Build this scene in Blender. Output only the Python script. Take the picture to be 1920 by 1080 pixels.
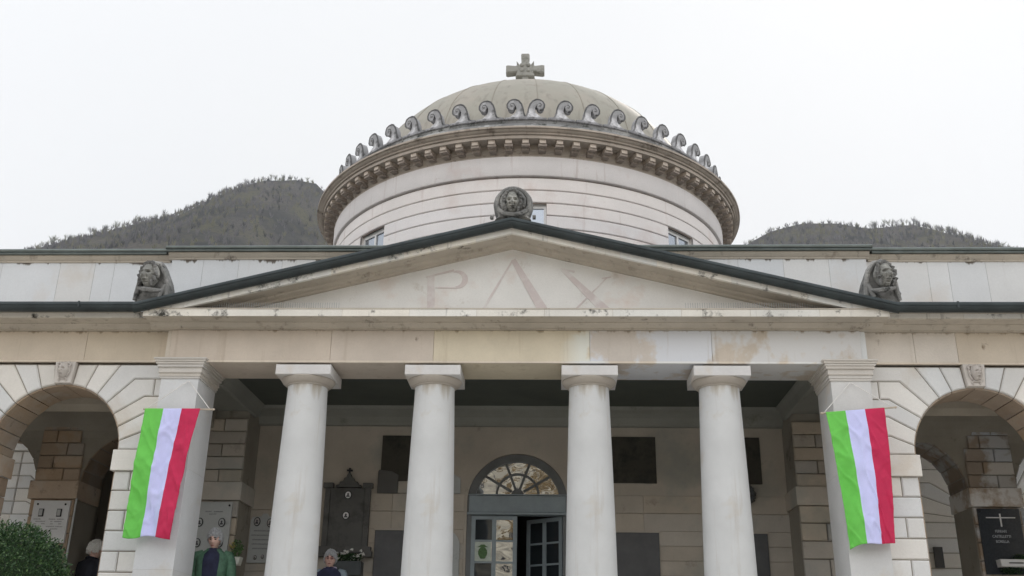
import bpy, bmesh, math, random
import numpy as np
from mathutils import Vector, Matrix, noise as mnoise
R = math.radians
sc = bpy.context.scene
for o in list(bpy.data.objects): bpy.data.objects.remove(o)
col = sc.collection
# ------------------------------------------------------------------ camera
F, PITCH, YAW, ROLL = 1879.4, 0.377143, -0.0441482, 0.0161245
cd = bpy.data.cameras.new("camera"); cam = bpy.data.objects.new("camera", cd); col.objects.link(cam)
cd.sensor_width = 36; cd.lens = F/1920*36; cd.clip_start = .1; cd.clip_end = 6000
fw = Vector((math.sin(YAW)*math.cos(PITCH), math.cos(YAW)*math.cos(PITCH), math.sin(PITCH)))
rt = Vector((math.cos(YAW), -math.sin(YAW), 0)); up = rt.cross(fw)
r2 = math.cos(ROLL)*rt + math.sin(ROLL)*up; u2 = -math.sin(ROLL)*rt + math.cos(ROLL)*up
cam.matrix_world = Matrix(((r2.x, u2.x, -fw.x, .4843), (r2.y, u2.y, -fw.y, -11), (r2.z, u2.z, -fw.z, 0), (0, 0, 0, 1)))
sc.camera = cam
# ------------------------------------------------------------------ world: overcast sky
SUN_EL, SUN_AZ = 38, 20          # sun behind the chapel, a little to the right, veiled
w = bpy.data.worlds.new("World"); sc.world = w; w.use_nodes = True
nt = w.node_tree; nt.nodes.clear()
N = nt.nodes.new; L = nt.links.new
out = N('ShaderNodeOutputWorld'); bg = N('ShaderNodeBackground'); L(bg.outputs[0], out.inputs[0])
sky = N('ShaderNodeTexSky'); sky.sky_type = 'NISHITA'; sky.sun_disc = False
sky.sun_elevation = R(SUN_EL); sky.sun_rotation = R(SUN_AZ)
sc1 = N('ShaderNodeMix'); sc1.data_type = 'RGBA'; sc1.blend_type = 'MULTIPLY'; sc1.inputs[0].default_value = 1
L(sky.outputs[0], sc1.inputs[6]); sc1.inputs[7].default_value = (.07, .07, .07, 1)
nz = N('ShaderNodeTexNoise'); nz.inputs['Scale'].default_value = 1.6; nz.inputs['Detail'].default_value = 4
rmp = N('ShaderNodeValToRGB'); rmp.color_ramp.elements[0].position = .3; rmp.color_ramp.elements[1].position = .75
rmp.color_ramp.elements[0].color = (1.01, 1.025, 1.05, 1); rmp.color_ramp.elements[1].color = (1.055, 1.065, 1.07, 1)
L(nz.outputs[0], rmp.inputs[0])
mx = N('ShaderNodeMix'); mx.data_type = 'RGBA'; mx.inputs[0].default_value = .94
L(sc1.outputs[2], mx.inputs[6]); L(rmp.outputs[0], mx.inputs[7]); # overcast that is brighter on the side the chapel faces (-Y) than behind it
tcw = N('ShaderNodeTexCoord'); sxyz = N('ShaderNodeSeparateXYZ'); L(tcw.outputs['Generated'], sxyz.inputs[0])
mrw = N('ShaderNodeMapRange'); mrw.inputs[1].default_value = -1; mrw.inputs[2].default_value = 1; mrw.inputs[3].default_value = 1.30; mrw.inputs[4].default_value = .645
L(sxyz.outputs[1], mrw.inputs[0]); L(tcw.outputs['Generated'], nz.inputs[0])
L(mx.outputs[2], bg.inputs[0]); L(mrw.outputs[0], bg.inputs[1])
sl = bpy.data.lights.new("sun", 'SUN'); sl.energy = 1.2; sl.angle = R(14); sl.color = (1, .95, .88)
so = bpy.data.objects.new("sun", sl); col.objects.link(so)
sd = Vector((math.sin(R(SUN_AZ))*math.cos(R(SUN_EL)), math.cos(R(SUN_AZ))*math.cos(R(SUN_EL)), math.sin(R(SUN_EL))))
so.rotation_euler = sd.to_track_quat('Z', 'Y').to_euler(); so.location = sd*50
sc.view_settings.view_transform = 'Standard'; sc.view_settings.look = 'None'
sc.view_settings.exposure = 0.42; sc.view_settings.gamma = 1
sc.cycles.max_bounces = 8; sc.cycles.diffuse_bounces = 6
try: sc.cycles.use_denoising = True
except Exception: pass
rnd = random.Random(7)

# ------------------------------------------------------------------ materials
def newmat(name):
    m = bpy.data.materials.new(name); m.use_nodes = True
    return m, m.node_tree, m.node_tree.nodes['Principled BSDF']
def nnode(t, kind, **kw):
    n = t.nodes.new(kind)
    for k, v in kw.items():
        if k in n.inputs: n.inputs[k].default_value = v
        else: setattr(n, k, v)
    return n
def mixc(t, fac, a, b, mode='MIX'):
    m = t.nodes.new('ShaderNodeMix'); m.data_type = 'RGBA'; m.blend_type = mode
    for i, v in ((0, fac), (6, a), (7, b)):
        if isinstance(v, (int, float)): m.inputs[i].default_value = v
        elif isinstance(v, tuple): m.inputs[i].default_value = v if len(v) == 4 else v+(1,)
        else: t.links.new(v, m.inputs[i])
    return m.outputs[2]
def ramp(t, src, lo, hi, a=0., b=1.):
    m = t.nodes.new('ShaderNodeMapRange'); m.inputs[1].default_value = lo; m.inputs[2].default_value = hi
    m.inputs[3].default_value = a; m.inputs[4].default_value = b; t.links.new(src, m.inputs[0]); return m.outputs[0]
def noise(t, scale, detail=5, vec=None, stretch=None, rough=.6, offs=(0, 0, 0)):
    tc = t.nodes.new('ShaderNodeTexCoord'); src = tc.outputs['Object']
    mp = t.nodes.new('ShaderNodeMapping'); mp.inputs['Scale'].default_value = stretch or (1, 1, 1); mp.inputs['Location'].default_value = offs
    t.links.new(src, mp.inputs[0])
    n = t.nodes.new('ShaderNodeTexNoise'); n.inputs['Scale'].default_value = scale; n.inputs['Detail'].default_value = detail
    n.inputs['Roughness'].default_value = rough
    t.links.new(mp.outputs[0], n.inputs[0]); return n.outputs[0]
def stone(name, c, var=.2, patch=None, grime=None, streak=None, rough=.88, bump=.25, fine=40, tint=True, zone=None, drip=None, fa=.22):
    """patch=(colour, scale, lo, hi); grime=(colour, scale, lo, hi); streak=(colour, lo, hi)"""
    m, t, b = newmat(name)
    n1 = noise(t, 1.7, 6); n2 = noise(t, fine, 4)
    c0 = tuple(v*(1-var) for v in c); c1 = tuple(min(1, v*(1+var)) for v in c)
    o = mixc(t, ramp(t, n1, .3, .7), c0, c1)
    o = mixc(t, ramp(t, n2, .3, .75, 0, fa), o, tuple(v*.72 for v in c))
    if patch: o = mixc(t, ramp(t, noise(t, patch[1], 6, offs=(3, 1, 7)), patch[2], patch[3]), o, patch[0])
    if zone:
        tc = t.nodes.new('ShaderNodeTexCoord'); sp = t.nodes.new('ShaderNodeSeparateXYZ'); t.links.new(tc.outputs['Object'], sp.inputs[0])
        mu = t.nodes.new('ShaderNodeMath'); mu.operation = 'MULTIPLY'; t.links.new(ramp(t, sp.outputs[0], zone[1], zone[2]), mu.inputs[0])
        t.links.new(ramp(t, noise(t, zone[3], 5, stretch=(1, 1, .8), offs=(2, 9, 4)), zone[4], zone[5]), mu.inputs[1]); o = mixc(t, mu.outputs[0], o, zone[0])
    if streak: o = mixc(t, ramp(t, noise(t, 1, 5, stretch=(9, 9, .7), offs=(1, 5, 2)), streak[1], streak[2], 0, .8), o, streak[0])
    if drip:      # (colour, z of the ledge it runs from, length, lo, hi)
        tc = t.nodes.new('ShaderNodeTexCoord'); sp = t.nodes.new('ShaderNodeSeparateXYZ'); t.links.new(tc.outputs['Object'], sp.inputs[0])
        mu = t.nodes.new('ShaderNodeMath'); mu.operation = 'MULTIPLY'; t.links.new(ramp(t, sp.outputs[2], drip[1]-drip[2], drip[1]), mu.inputs[0])
        t.links.new(noise(t, 1, 4, stretch=(7, 7, .5), offs=(4, 4, 1)), mu.inputs[1]); o = mixc(t, ramp(t, mu.outputs[0], drip[3], drip[4]), o, drip[0])
    if grime: o = mixc(t, ramp(t, noise(t, grime[1], 8, rough=.7, offs=(8, 2, 3)), grime[2], grime[3]), o, grime[0])
    if tint:
        a = t.nodes.new('ShaderNodeAttribute'); a.attribute_name = 'tint'
        o = mixc(t, 1., o, a.outputs['Color'], 'MULTIPLY')
    t.links.new(o, b.inputs['Base Color']); b.inputs['Roughness'].default_value = rough
    b.inputs['Specular IOR Level'].default_value = .25
    if bump:
        bp = t.nodes.new('ShaderNodeBump'); bp.inputs['Strength'].default_value = bump; bp.inputs['Distance'].default_value = .012
        ad = t.nodes.new('ShaderNodeMath'); ad.operation = 'ADD'
        t.links.new(noise(t, 9, 6), ad.inputs[0]); t.links.new(n2, ad.inputs[1]); t.links.new(ad.outputs[0], bp.inputs['Height'])
        t.links.new(bp.outputs[0], b.inputs['Normal'])
    return m
def plain(name, c, rough=.6, metal=0, var=.12, scale=14, bump=0, spec=.4):
    m, t, b = newmat(name)
    o = mixc(t, ramp(t, noise(t, scale, 5), .3, .7), tuple(v*(1-var) for v in c), tuple(min(1, v*(1+var)) for v in c))
    t.links.new(o, b.inputs['Base Color']); b.inputs['Roughness'].default_value = rough; b.inputs['Metallic'].default_value = metal
    b.inputs['Specular IOR Level'].default_value = spec
    if bump:
        bp = t.nodes.new('ShaderNodeBump'); bp.inputs['Strength'].default_value = bump; bp.inputs['Distance'].default_value = .01
        t.links.new(noise(t, scale*2, 4), bp.inputs['Height']); t.links.new(bp.outputs[0], b.inputs['Normal'])
    return m
M = {}
M['column'] = stone('column_stone', (.60, .61, .615), .08, patch=((.52, .47, .39), 2.3, .6, .8), streak=((.46, .42, .37), .6, .82), drip=((.36, .32, .26), 3.26, .6, .40, .60), bump=.06, fa=.06)
M['pier'] = stone('pier_stone', (.62, .625, .63), .08, patch=((.56, .5, .42), 1.5, .6, .8), bump=.12)
M['cap'] = stone('capital_stone', (.58, .55, .51), .1, grime=((.2, .18, .15), 5, .62, .8), bump=.2)
M['frieze'] = stone('frieze_stone', (.60, .55, .485), .10, patch=((.58, .55, .50), .75, .68, .74), zone=((.66, .68, .70), .55, .8, 1.5, .47, .53), streak=((.42, .36, .29), .58, .8), grime=((.20, .16, .12), 3.2, .68, .76), drip=((.30, .25, .19), 3.79, .18, .46, .56), bump=.2)
M['friezewing'] = stone('wing_frieze_stone', (.59, .535, .465), .10, streak=((.42, .36, .29), .6, .8), grime=((.24, .19, .14), 3.2, .66, .74), drip=((.30, .25, .19), 3.85, .14, .42, .54), bump=.2)
M['cornice'] = stone('cornice_stone', (.5, .455, .39), .14, grime=((.10, .085, .07), 4, .6, .72), streak=((.24, .2, .16), .58, .76), bump=.25)
M['corona'] = stone('corona_stone', (.73, .71, .66), .12, grime=((.05, .05, .045), 4, .56, .66), streak=((.2, .19, .17), .62, .75), bump=.35)
M['tympanum'] = stone('tympanum_plaster', (.74, .735, .715), .07, patch=((.62, .5, .44), 1.2, .6, .8), grime=((.45, .4, .34), 3, .6, .8), bump=.1)
M['rustic'] = stone('rusticated_stone', (.71, .70, .68), .07, patch=((.56, .50, .43), 1.1, .58, .75), grime=((.25, .22, .18), 6, .68, .8), bump=.2)
M['joint'] = stone('joint_stone', (.40, .36, .31), .15, bump=.2)
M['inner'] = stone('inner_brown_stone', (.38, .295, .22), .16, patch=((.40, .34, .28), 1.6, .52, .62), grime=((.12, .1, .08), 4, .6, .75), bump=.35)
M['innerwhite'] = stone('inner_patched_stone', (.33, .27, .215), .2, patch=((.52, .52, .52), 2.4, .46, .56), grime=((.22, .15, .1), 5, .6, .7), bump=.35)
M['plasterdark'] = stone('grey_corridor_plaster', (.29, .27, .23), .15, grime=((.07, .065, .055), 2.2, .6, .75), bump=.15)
M['backwall'] = stone('back_wall_stone', (.46, .42, .365), .12, patch=((.33, .33, .30), 1.2, .52, .68), grime=((.22, .19, .16), 3, .6, .78), bump=.12)
M['ceiling'] = stone('ceiling_green', (.085, .095, .082), .12, grime=((.1, .12, .11), 2.5, .62, .8), bump=.05, tint=False)
M['ceilframe'] = stone('ceiling_frame_plaster', (.27, .275, .25), .12, grime=((.13, .13, .11), 3, .6, .8), bump=.08)
M['drum'] = stone('drum_plaster', (.75, .72, .715), .06, patch=((.60, .50, .47), 1.2, .55, .8), streak=((.46, .37, .34), .6, .8), grime=((.46, .39, .36), 2.6, .66, .76), drip=((.50, .40, .36), 7.36, .30, .50, .72), bump=.1)
M['drumcornice'] = stone('drum_cornice_stone', (.43, .385, .345), .2, grime=((.10, .085, .07), 3.5, .56, .7), streak=((.2, .155, .13), .56, .74), bump=.35)
M['weather'] = stone('black_weathered_stone', (.20, .20, .20), .3, patch=((.42, .42, .41), 3, .5, .62), grime=((.05, .055, .05), 6, .52, .64), bump=.8)
M['carved'] = stone('dark_carved_stone', (.20, .20, .195), .25, patch=((.36, .355, .34), 5, .52, .66), grime=((.035, .037, .035), 9, .54, .66), bump=.8, fine=60, fa=.4)
M['carvedpale'] = stone('pale_carved_stone', (.6, .57, .54), .12, grime=((.2, .18, .17), 12, .6, .75), bump=.4)
M['attic'] = stone('attic_plaster', (.67, .685, .70), .05, patch=((.60, .56, .52), 1.1, .58, .8), streak=((.50, .48, .46), .62, .78), drip=((.15, .13, .11), 4.87, .24, .46, .53), grime=((.36, .34, .32), 3.0, .68, .76), bump=.06)
M['dome'] = stone('dome_sheet', (.345, .33, .285), .08, patch=((.365, .335, .29), 1.4, .46, .62), streak=((.24, .225, .195), .52, .72), rough=.6, bump=.08)
M['gutter'] = plain('dark_gutter_metal', (.045, .055, .058), .42, .55, .25, 4)
M['coping'] = plain('grey_coping_metal', (.16, .185, .18), .38, .7, .2, 5)
M['roof'] = plain('dark_sheet_roof', (.12, .13, .13), .5, .5, .2, 3)
M['doorpaint'] = plain('grey_blue_door_paint', (.26, .31, .34), .5, 0, .1, 6)
M['doordark'] = plain('dark_fanlight_paint', (.14, .15, .155), .5, 0, .15, 6)
M['slate'] = plain('slate_plaque', (.085, .088, .095), .35, 0, .2, 5)
M['slateblue'] = plain('black_granite', (.028, .034, .042), .25, 0, .25, 40)
M['darkpanel'] = stone('dark_faded_panel', (.06, .056, .047), .2, grime=((.025, .03, .025), 4, .5, .7), tint=False, bump=.1)
M['marble'] = stone('grey_marble', (.42, .43, .43), .07, grime=((.3, .3, .3), 3, .6, .8), rough=.45, bump=.03, tint=False)
M['marbledark'] = stone('dull_marble', (.44, .46, .46), .1, grime=((.17, .17, .17), 3, .6, .8), rough=.55, bump=.05, tint=False)
M['monument'] = stone('dark_monument_stone', (.105, .105, .10), .18, grime=((.05, .048, .045), 4, .5, .7), rough=.6, bump=.1, tint=False)
M['black'] = plain('black_paint', (.015, .015, .018), .5)
M['white'] = plain('white_enamel', (.7, .7, .7), .3, 0, .04)
M['ink'] = plain('grey_lettering', (.07, .07, .08), .6)
M['inkpale'] = plain('silver_lettering', (.42, .45, .48), .4)
M['carvedletter'] = stone('pinkish_inscription', (.62, .56, .55), .08, patch=((.68, .655, .64), 4, .48, .62), bump=.05, tint=False)
M['photo'] = plain('portrait_enamel', (.45, .43, .42), .3, 0, .3, 60)
M['skin'] = plain('skin', (.74, .50, .43), .55, 0, .1, 30)
M['hair'] = plain('grey_hair', (.42, .43, .45), .75, 0, .3, 90, bump=.6)
M['hairwhite'] = plain('white_hair', (.75, .75, .73), .75, 0, .25, 90, bump=.6)
M['lips'] = plain('lips', (.40, .17, .15), .5)
M['eye'] = plain('eye_dark', (.02, .015, .015), .3)
M['jacketgreen'] = plain('green_quilted_jacket', (.085, .18, .12), .7, 0, .3, 18, bump=.5)
M['navy'] = plain('navy_cloth', (.028, .032, .07), .85, 0, .25, 14, bump=.4)
M['navyblack'] = plain('black_cloth', (.012, .014, .022), .85, 0, .25, 14, bump=.4)
M['lilac'] = plain('pale_lilac_collar', (.62, .56, .72), .8, 0, .08, 12)
M['denim'] = plain('pale_blue_sleeve', (.25, .31, .36), .8, 0, .25, 12, bump=.4)
M['leather'] = plain('shoe_leather', (.02, .018, .016), .4)
M['fgreen'] = plain('flag_green', (.15, .56, .09), .75, 0, .06, 8)
M['fwhite'] = plain('flag_white', (.60, .62, .95), .75, 0, .04, 8)
M['fred'] = plain('flag_red', (.54, .02, .085), .75, 0, .08, 8)
M['wood'] = plain('pale_wood', (.48, .42, .34), .6)
M['cord'] = plain('white_cord', (.72, .70, .68), .8)
M['gravel'] = stone('pale_gravel', (.46, .44, .41), .12, grime=((.22, .2, .18), 8, .5, .7), bump=.5, tint=False)
M['paving'] = stone('stone_paving', (.58, .55, .50), .1, grime=((.28, .26, .23), 3, .55, .7), bump=.2)
M['leafdark'] = plain('boxwood_leaf', (.024, .062, .02), .55, 0, .5, 9)
M['leaflight'] = plain('fresh_leaf', (.09, .17, .06), .55, 0, .5, 20)
M['petal'] = plain('white_petal', (.75, .75, .72), .6, 0, .05)
M['pot'] = plain('dark_trough', (.07, .08, .085), .6)
M['potwhite'] = plain('white_plastic_pot', (.7, .72, .66), .4)
M['paper'] = plain('poster_paper', (.5, .56, .5), .5, 0, .12, 20)
M['emblem'] = plain('green_emblem', (.07, .15, .05), .5, 0, .4, 40)
M['bark'] = plain('grey_bark', (.11, .10, .10), .9, 0, .3, 2)
M['brightleaf'] = plain('autumn_leaf', (.40, .30, .17), .7, 0, .5, .5)
M['woodrust'] = plain('grey_brown_twigs', (.08, .075, .075), .9, 0, .4, .06)
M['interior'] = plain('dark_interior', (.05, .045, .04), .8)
def glassmat(name, refl, bumpd, tintc=(.8, .85, .9), interior=(.02, .025, .03)):
    m, t, b = newmat(name); t.nodes.remove(b)
    o = t.nodes['Material Output']; g = nnode(t, 'ShaderNodeBsdfGlossy', Roughness=.02); g.inputs[0].default_value = tintc+(1,)
    d = nnode(t, 'ShaderNodeBsdfDiffuse'); d.inputs[0].default_value = interior+(1,)
    x = t.nodes.new('ShaderNodeMixShader'); x.inputs[0].default_value = refl
    bp = t.nodes.new('ShaderNodeBump'); bp.inputs['Strength'].default_value = 1; bp.inputs['Distance'].default_value = bumpd
    t.links.new(noise(t, 2.6, 1, stretch=(1, 1, 1.6)), bp.inputs['Height']); t.links.new(bp.outputs[0], g.inputs['Normal'])
    t.links.new(d.outputs[0], x.inputs[1]); t.links.new(g.outputs[0], x.inputs[2]); t.links.new(x.outputs[0], o.inputs[0]); return m
M['glass'] = glassmat('old_window_glass', .62, .009)
M['glassdark'] = glassmat('dark_window_glass', .08, .01)
M['glasssky'] = glassmat('sky_window_glass', .38, .01, (.8, .86, .95), (.08, .09, .10))
def add_emis_none(): pass
m, t, b = newmat('hill_woodland')
o = mixc(t, ramp(t, noise(t, .02, 8), .35, .65), (.022, .024, .022), (.085, .076, .064))
o = mixc(t, ramp(t, noise(t, .035, 6, offs=(5, 5, 5)), .5, .62), o, (.075, .07, .04))
o = mixc(t, ramp(t, noise(t, .5, 4), .5, .7), o, (.02, .02, .02))
t.links.new(o, b.inputs['Base Color']); b.inputs['Roughness'].default_value = 1; b.inputs['Specular IOR Level'].default_value = 0
M['hill'] = m

# ------------------------------------------------------------------ object helpers
def tag(o, label=None, cat=None, group=None, kind=None):
    if label: o['label'] = label
    if cat: o['category'] = cat
    if group: o['group'] = group
    if kind: o['kind'] = kind
    return o
def empty(name, loc=(0, 0, 0), parent=None):
    o = bpy.data.objects.new(name, None); o.location = loc; o.empty_display_size = .2; col.objects.link(o)
    if parent: o.parent = parent
    return o
class MB:
    def __init__(s): s.v = []; s.f = []; s.c = []; s.sm = []; s.mi = []; s.tint = (1, 1, 1); s.m = 0
    def add(s, vs, fs, smooth=False):
        b = len(s.v); s.v += [tuple(v) for v in vs]
        for f in fs: s.f.append([b+i for i in f]); s.c.append(s.tint); s.sm.append(smooth); s.mi.append(s.m)
    def box(s, x0, x1, y0, y1, z0, z1):
        s.add([(x0, y0, z0), (x1, y0, z0), (x1, y1, z0), (x0, y1, z0), (x0, y0, z1), (x1, y0, z1), (x1, y1, z1), (x0, y1, z1)],
              [(0, 3, 2, 1), (4, 5, 6, 7), (0, 1, 5, 4), (1, 2, 6, 5), (2, 3, 7, 6), (3, 0, 4, 7)])
    def prism(s, poly, y0, y1, bev=0, smooth=False):
        """poly: (x,z) outline; y0 = front"""
        if sum(poly[i][0]*poly[(i+1) % len(poly)][1]-poly[(i+1) % len(poly)][0]*poly[i][1] for i in range(len(poly))) < 0: poly = poly[::-1]
        n = len(poly)
        if bev:
            inn = inset(poly, bev)
            vs = [(x, y0, z) for x, z in inn]+[(x, y0+bev, z) for x, z in poly]+[(x, y1, z) for x, z in poly]
            fs = [tuple(range(n))]+[(i, n+i, n+(i+1) % n, (i+1) % n) for i in range(n)]
            fs += [(n+i, 2*n+i, 2*n+(i+1) % n, n+(i+1) % n) for i in range(n)]+[tuple(range(3*n-1, 2*n-1, -1))]
        else:
            vs = [(x, y0, z) for x, z in poly]+[(x, y1, z) for x, z in poly]
            fs = [tuple(range(n))]+[(i, n+i, n+(i+1) % n, (i+1) % n) for i in range(n)]+[tuple(range(2*n-1, n-1, -1))]
        s.add(vs, fs, smooth)
    def lathe(s, prof, cx=0, cy=0, n=64, a0=0., a1=2*math.pi, smooth=True, closed=False):
        full = abs(a1-a0-2*math.pi) < 1e-6; k = n if full else n+1
        vs = [(cx+r*math.sin(a0+(a1-a0)*i/n), cy-r*math.cos(a0+(a1-a0)*i/n), z) for i in range(k) for r, z in prof]
        m_ = len(prof); fs = []
        for i in range(n):
            j = (i+1) % k
            for q in range(m_ if closed else m_-1):
                p = (q+1) % m_; fs.append((i*m_+q, j*m_+q, j*m_+p, i*m_+p))
        if not full and closed: fs += [tuple(range(m_))[::-1], tuple(k*m_-m_+q for q in range(m_))]
        s.add(vs, fs, smooth)
    def extrude_x(s, prof, x0, x1, shear=0., segs=None, smooth=False):
        """prof (y,z) closed polygon swept along x; z shifted by -shear*|x|"""
        xs = [x0, x1]
        if segs: xs = segs
        elif x0 < 0 < x1 and shear: xs = [x0, 0, x1]
        n = len(prof)
        vs = [(x, y, z-shear*abs(x)) for x in xs for y, z in prof]
        fs = [(i*n+q, i*n+(q+1) % n, (i+1)*n+(q+1) % n, (i+1)*n+q) for i in range(len(xs)-1) for q in range(n)]
        s.add(vs, fs, smooth); s.add(vs[:n], [tuple(range(n))[::-1]]); s.add(vs[-n:], [tuple(range(n))])
    def tube(s, pts, rad, n=8, smooth=True, caps=True):
        pts = [Vector(p) for p in pts]; rad = rad if isinstance(rad, (list, tuple)) else [rad]*len(pts)
        rings = []; u = None
        for i, p in enumerate(pts):
            d = (pts[min(i+1, len(pts)-1)]-pts[max(i-1, 0)]).normalized()
            if u is None: u = d.orthogonal().normalized()
            else: u = (u-d*u.dot(d)).normalized()
            v = d.cross(u)
            rings.append([p+(u*math.cos(2*math.pi*k/n)+v*math.sin(2*math.pi*k/n))*rad[i] for k in range(n)])
        vs = [q for r_ in rings for q in r_]
        fs = [(i*n+k, i*n+(k+1) % n, (i+1)*n+(k+1) % n, (i+1)*n+k) for i in range(len(pts)-1) for k in range(n)]
        s.add(vs, fs, smooth)
        if caps: s.add(rings[0], [tuple(range(n))[::-1]]); s.add(rings[-1], [tuple(range(n))])
    def ellipsoid(s, c, r, nu=16, nv=10, rot=None):
        vs = []
        for j in range(nv+1):
            ph = math.pi*j/nv
            for i in range(nu):
                th = 2*math.pi*i/nu
                v = Vector((r[0]*math.sin(ph)*math.cos(th), r[1]*math.sin(ph)*math.sin(th), r[2]*math.cos(ph)))
                if rot: v = rot @ v
                vs.append(Vector(c)+v)
        fs = [(j*nu+i, (j+1)*nu+i, (j+1)*nu+(i+1) % nu, j*nu+(i+1) % nu) for j in range(nv) for i in range(nu)]
        s.add(vs, fs, True)
    def xform(s, mat, i0=0):
        for i in range(i0, len(s.v)): s.v[i] = tuple(mat @ Vector(s.v[i]))
    def build(s, name, mat, parent=None, fix=True):
        me = bpy.data.meshes.new(name); me.from_pydata(s.v, [], s.f)
        for mm in (mat if isinstance(mat, list) else [mat]): me.materials.append(mm)
        me.polygons.foreach_set('use_smooth', s.sm); me.polygons.foreach_set('material_index', s.mi)
        ca = me.color_attributes.new('tint', 'FLOAT_COLOR', 'CORNER')
        tot = [];
        for p, c in zip(me.polygons, s.c): tot += list(c+(1,))*p.loop_total
        ca.data.foreach_set('color', tot)
        if fix:
            bm = bmesh.new(); bm.from_mesh(me); bmesh.ops.remove_doubles(bm, verts=bm.verts, dist=1e-5) if any(s.sm) else None
            bmesh.ops.recalc_face_normals(bm, faces=bm.faces); bm.to_mesh(me); bm.free()
        if any(s.sm):
            try: me.set_sharp_from_angle(angle=R(38))
            except Exception: pass
        me.update(); o = bpy.data.objects.new(name, me); col.objects.link(o)
        if parent:
            o.parent = parent
            pw = Vector((0, 0, 0)); q = parent
            while q: pw += q.location; q = q.parent
            me.transform(Matrix.Translation(-pw)) if pw.length and not getattr(s, 'local', False) else None
        return o
def inset(poly, d):
    n = len(poly); out_ = []
    for i in range(n):
        p0, p1, p2 = (Vector(poly[(i-1) % n]), Vector(poly[i]), Vector(poly[(i+1) % n]))
        e1 = (p1-p0).normalized(); e2 = (p2-p1).normalized()
        n1 = Vector((-e1.y, e1.x)); n2 = Vector((-e2.y, e2.x)); b_ = n1+n2
        if b_.length < 1e-6: b_ = n1
        b_ = b_.normalized(); k = max(.35, b_.dot(n1)); q = p1+b_*(d/k); out_.append((q.x, q.y))
    return out_
def jit(base=1., a=.07, warm=.03):
    v = base*(1+rnd.uniform(-a, a)); w_ = rnd.uniform(-warm, warm)
    return (v*(1+w_), v, v*(1-w_*1.4))
def ccw(poly):
    return poly if sum(poly[i][0]*poly[(i+1) % len(poly)][1]-poly[(i+1) % len(poly)][0]*poly[i][1] for i in range(len(poly))) > 0 else poly[::-1]
def block(mb, poly, y0, y1, gap=.007, bev=.012, tint=None):
    mb.tint = tint or jit()
    mb.prism(inset(ccw(poly), gap), y0, y1, bev)
def evalmesh(o):
    dg = bpy.context.evaluated_depsgraph_get(); dg.update()
    return bpy.data.meshes.new_from_object(o.evaluated_get(dg))
def text_mb(mb, s, size, x, y, z, align='CENTER', depth=.003, sx=1.):
    """upright text facing -Y, baseline at z"""
    cu = bpy.data.curves.new('t', 'FONT'); cu.body = s; cu.size = size; cu.align_x = align; cu.extrude = depth/2
    o = bpy.data.objects.new('t', cu); col.objects.link(o); me = evalmesh(o)
    vs = [(x+v.co.x*sx, y-v.co.z, z+v.co.y) for v in me.vertices]; mb.add(vs, [tuple(p.vertices) for p in me.polygons])
    bpy.data.objects.remove(o); bpy.data.curves.remove(cu); bpy.data.meshes.remove(me)

# ------------------------------------------------------------------ setting: ground, terrace, steps
FL = .05      # portico floor
mb = MB(); mb.add([(-3000, -3000, -1.5), (3000, -3000, -1.5), (3000, 3000, -1.5), (-3000, 3000, -1.5)], [(0, 1, 2, 3)])
tag(mb.build('ground', M['gravel']), kind='structure')
mb = MB(); mb.tint = (1, 1, 1); mb.box(-11, 11, -2.6, 11, -1.496, FL-.004); tag(mb.build('terrace', M['paving']), kind='structure')
mb = MB()
for i in range(9):
    mb.tint = jit(1, .06); z = FL-.16*(i+1)
    mb.box(-4.6, 4.6, -2.6-.32*(i+1), -2.597-.32*i, -1.492, z)
tag(mb.build('steps', M['paving']), kind='structure')

# ------------------------------------------------------------------ the chapel
CH = empty('cemetery_chapel', (0, 0, FL))
tag(CH, 'pale stone neoclassical chapel with columned portico, pediment and round green dome between arcaded wings', 'chapel')
def part(mb, name, mat, parent=None, **kw): return mb.build(name, mat, parent or CH, **kw)

# columns
CY = .28
for cx in (-2.393, -.896, .9, 2.398):
    C = empty('column', (cx, CY, 0), CH)
    mb = MB(); pr = []
    for i in range(25):
        t_ = i/24; z = FL+.12+t_*(3.235-FL-.12)
        r_ = .293-.063*(t_**1.5) if t_ > .02 else .296
        pr.append((r_, z))
    mb.tint = (1, 1, 1); mb.lathe([(.30, FL+.1)]+pr+[(.232, 3.262)], cx, CY, 56)
    o = part(mb, 'shaft', M['column'], C)
    mb = MB(); mb.tint = (.80, .77, .74)
    mb.lathe([(.2, 3.25), (.243, 3.252), (.248, 3.262), (.244, 3.266), (.256, 3.269), (.268, 3.276), (.292, 3.294), (.306, 3.315), (.314, 3.328), (.309, 3.338), (.2, 3.345)], cx, CY, 56)
    part(mb, 'echinus', M['cap'], C)
    mb = MB(); mb.tint = (1.08, 1.06, 1.05); mb.prism([(cx-.32, 3.338), (cx+.32, 3.338), (cx+.32, 3.455), (cx-.32, 3.455)], CY-.305, CY+.32, .006)
    part(mb, 'abacus', M['pier'], C)
    mb = MB(); mb.tint = (1, 1, 1); mb.lathe([(.2, FL), (.36, FL), (.36, FL+.06), (.34, FL+.08), (.31, FL+.115), (.2, FL+.12)], cx, CY, 48)
    part(mb, 'base', M['pier'], C)
for o in list(CH.children):       # keep children at their places (root sits at floor height)
    o.location.z -= FL
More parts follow.
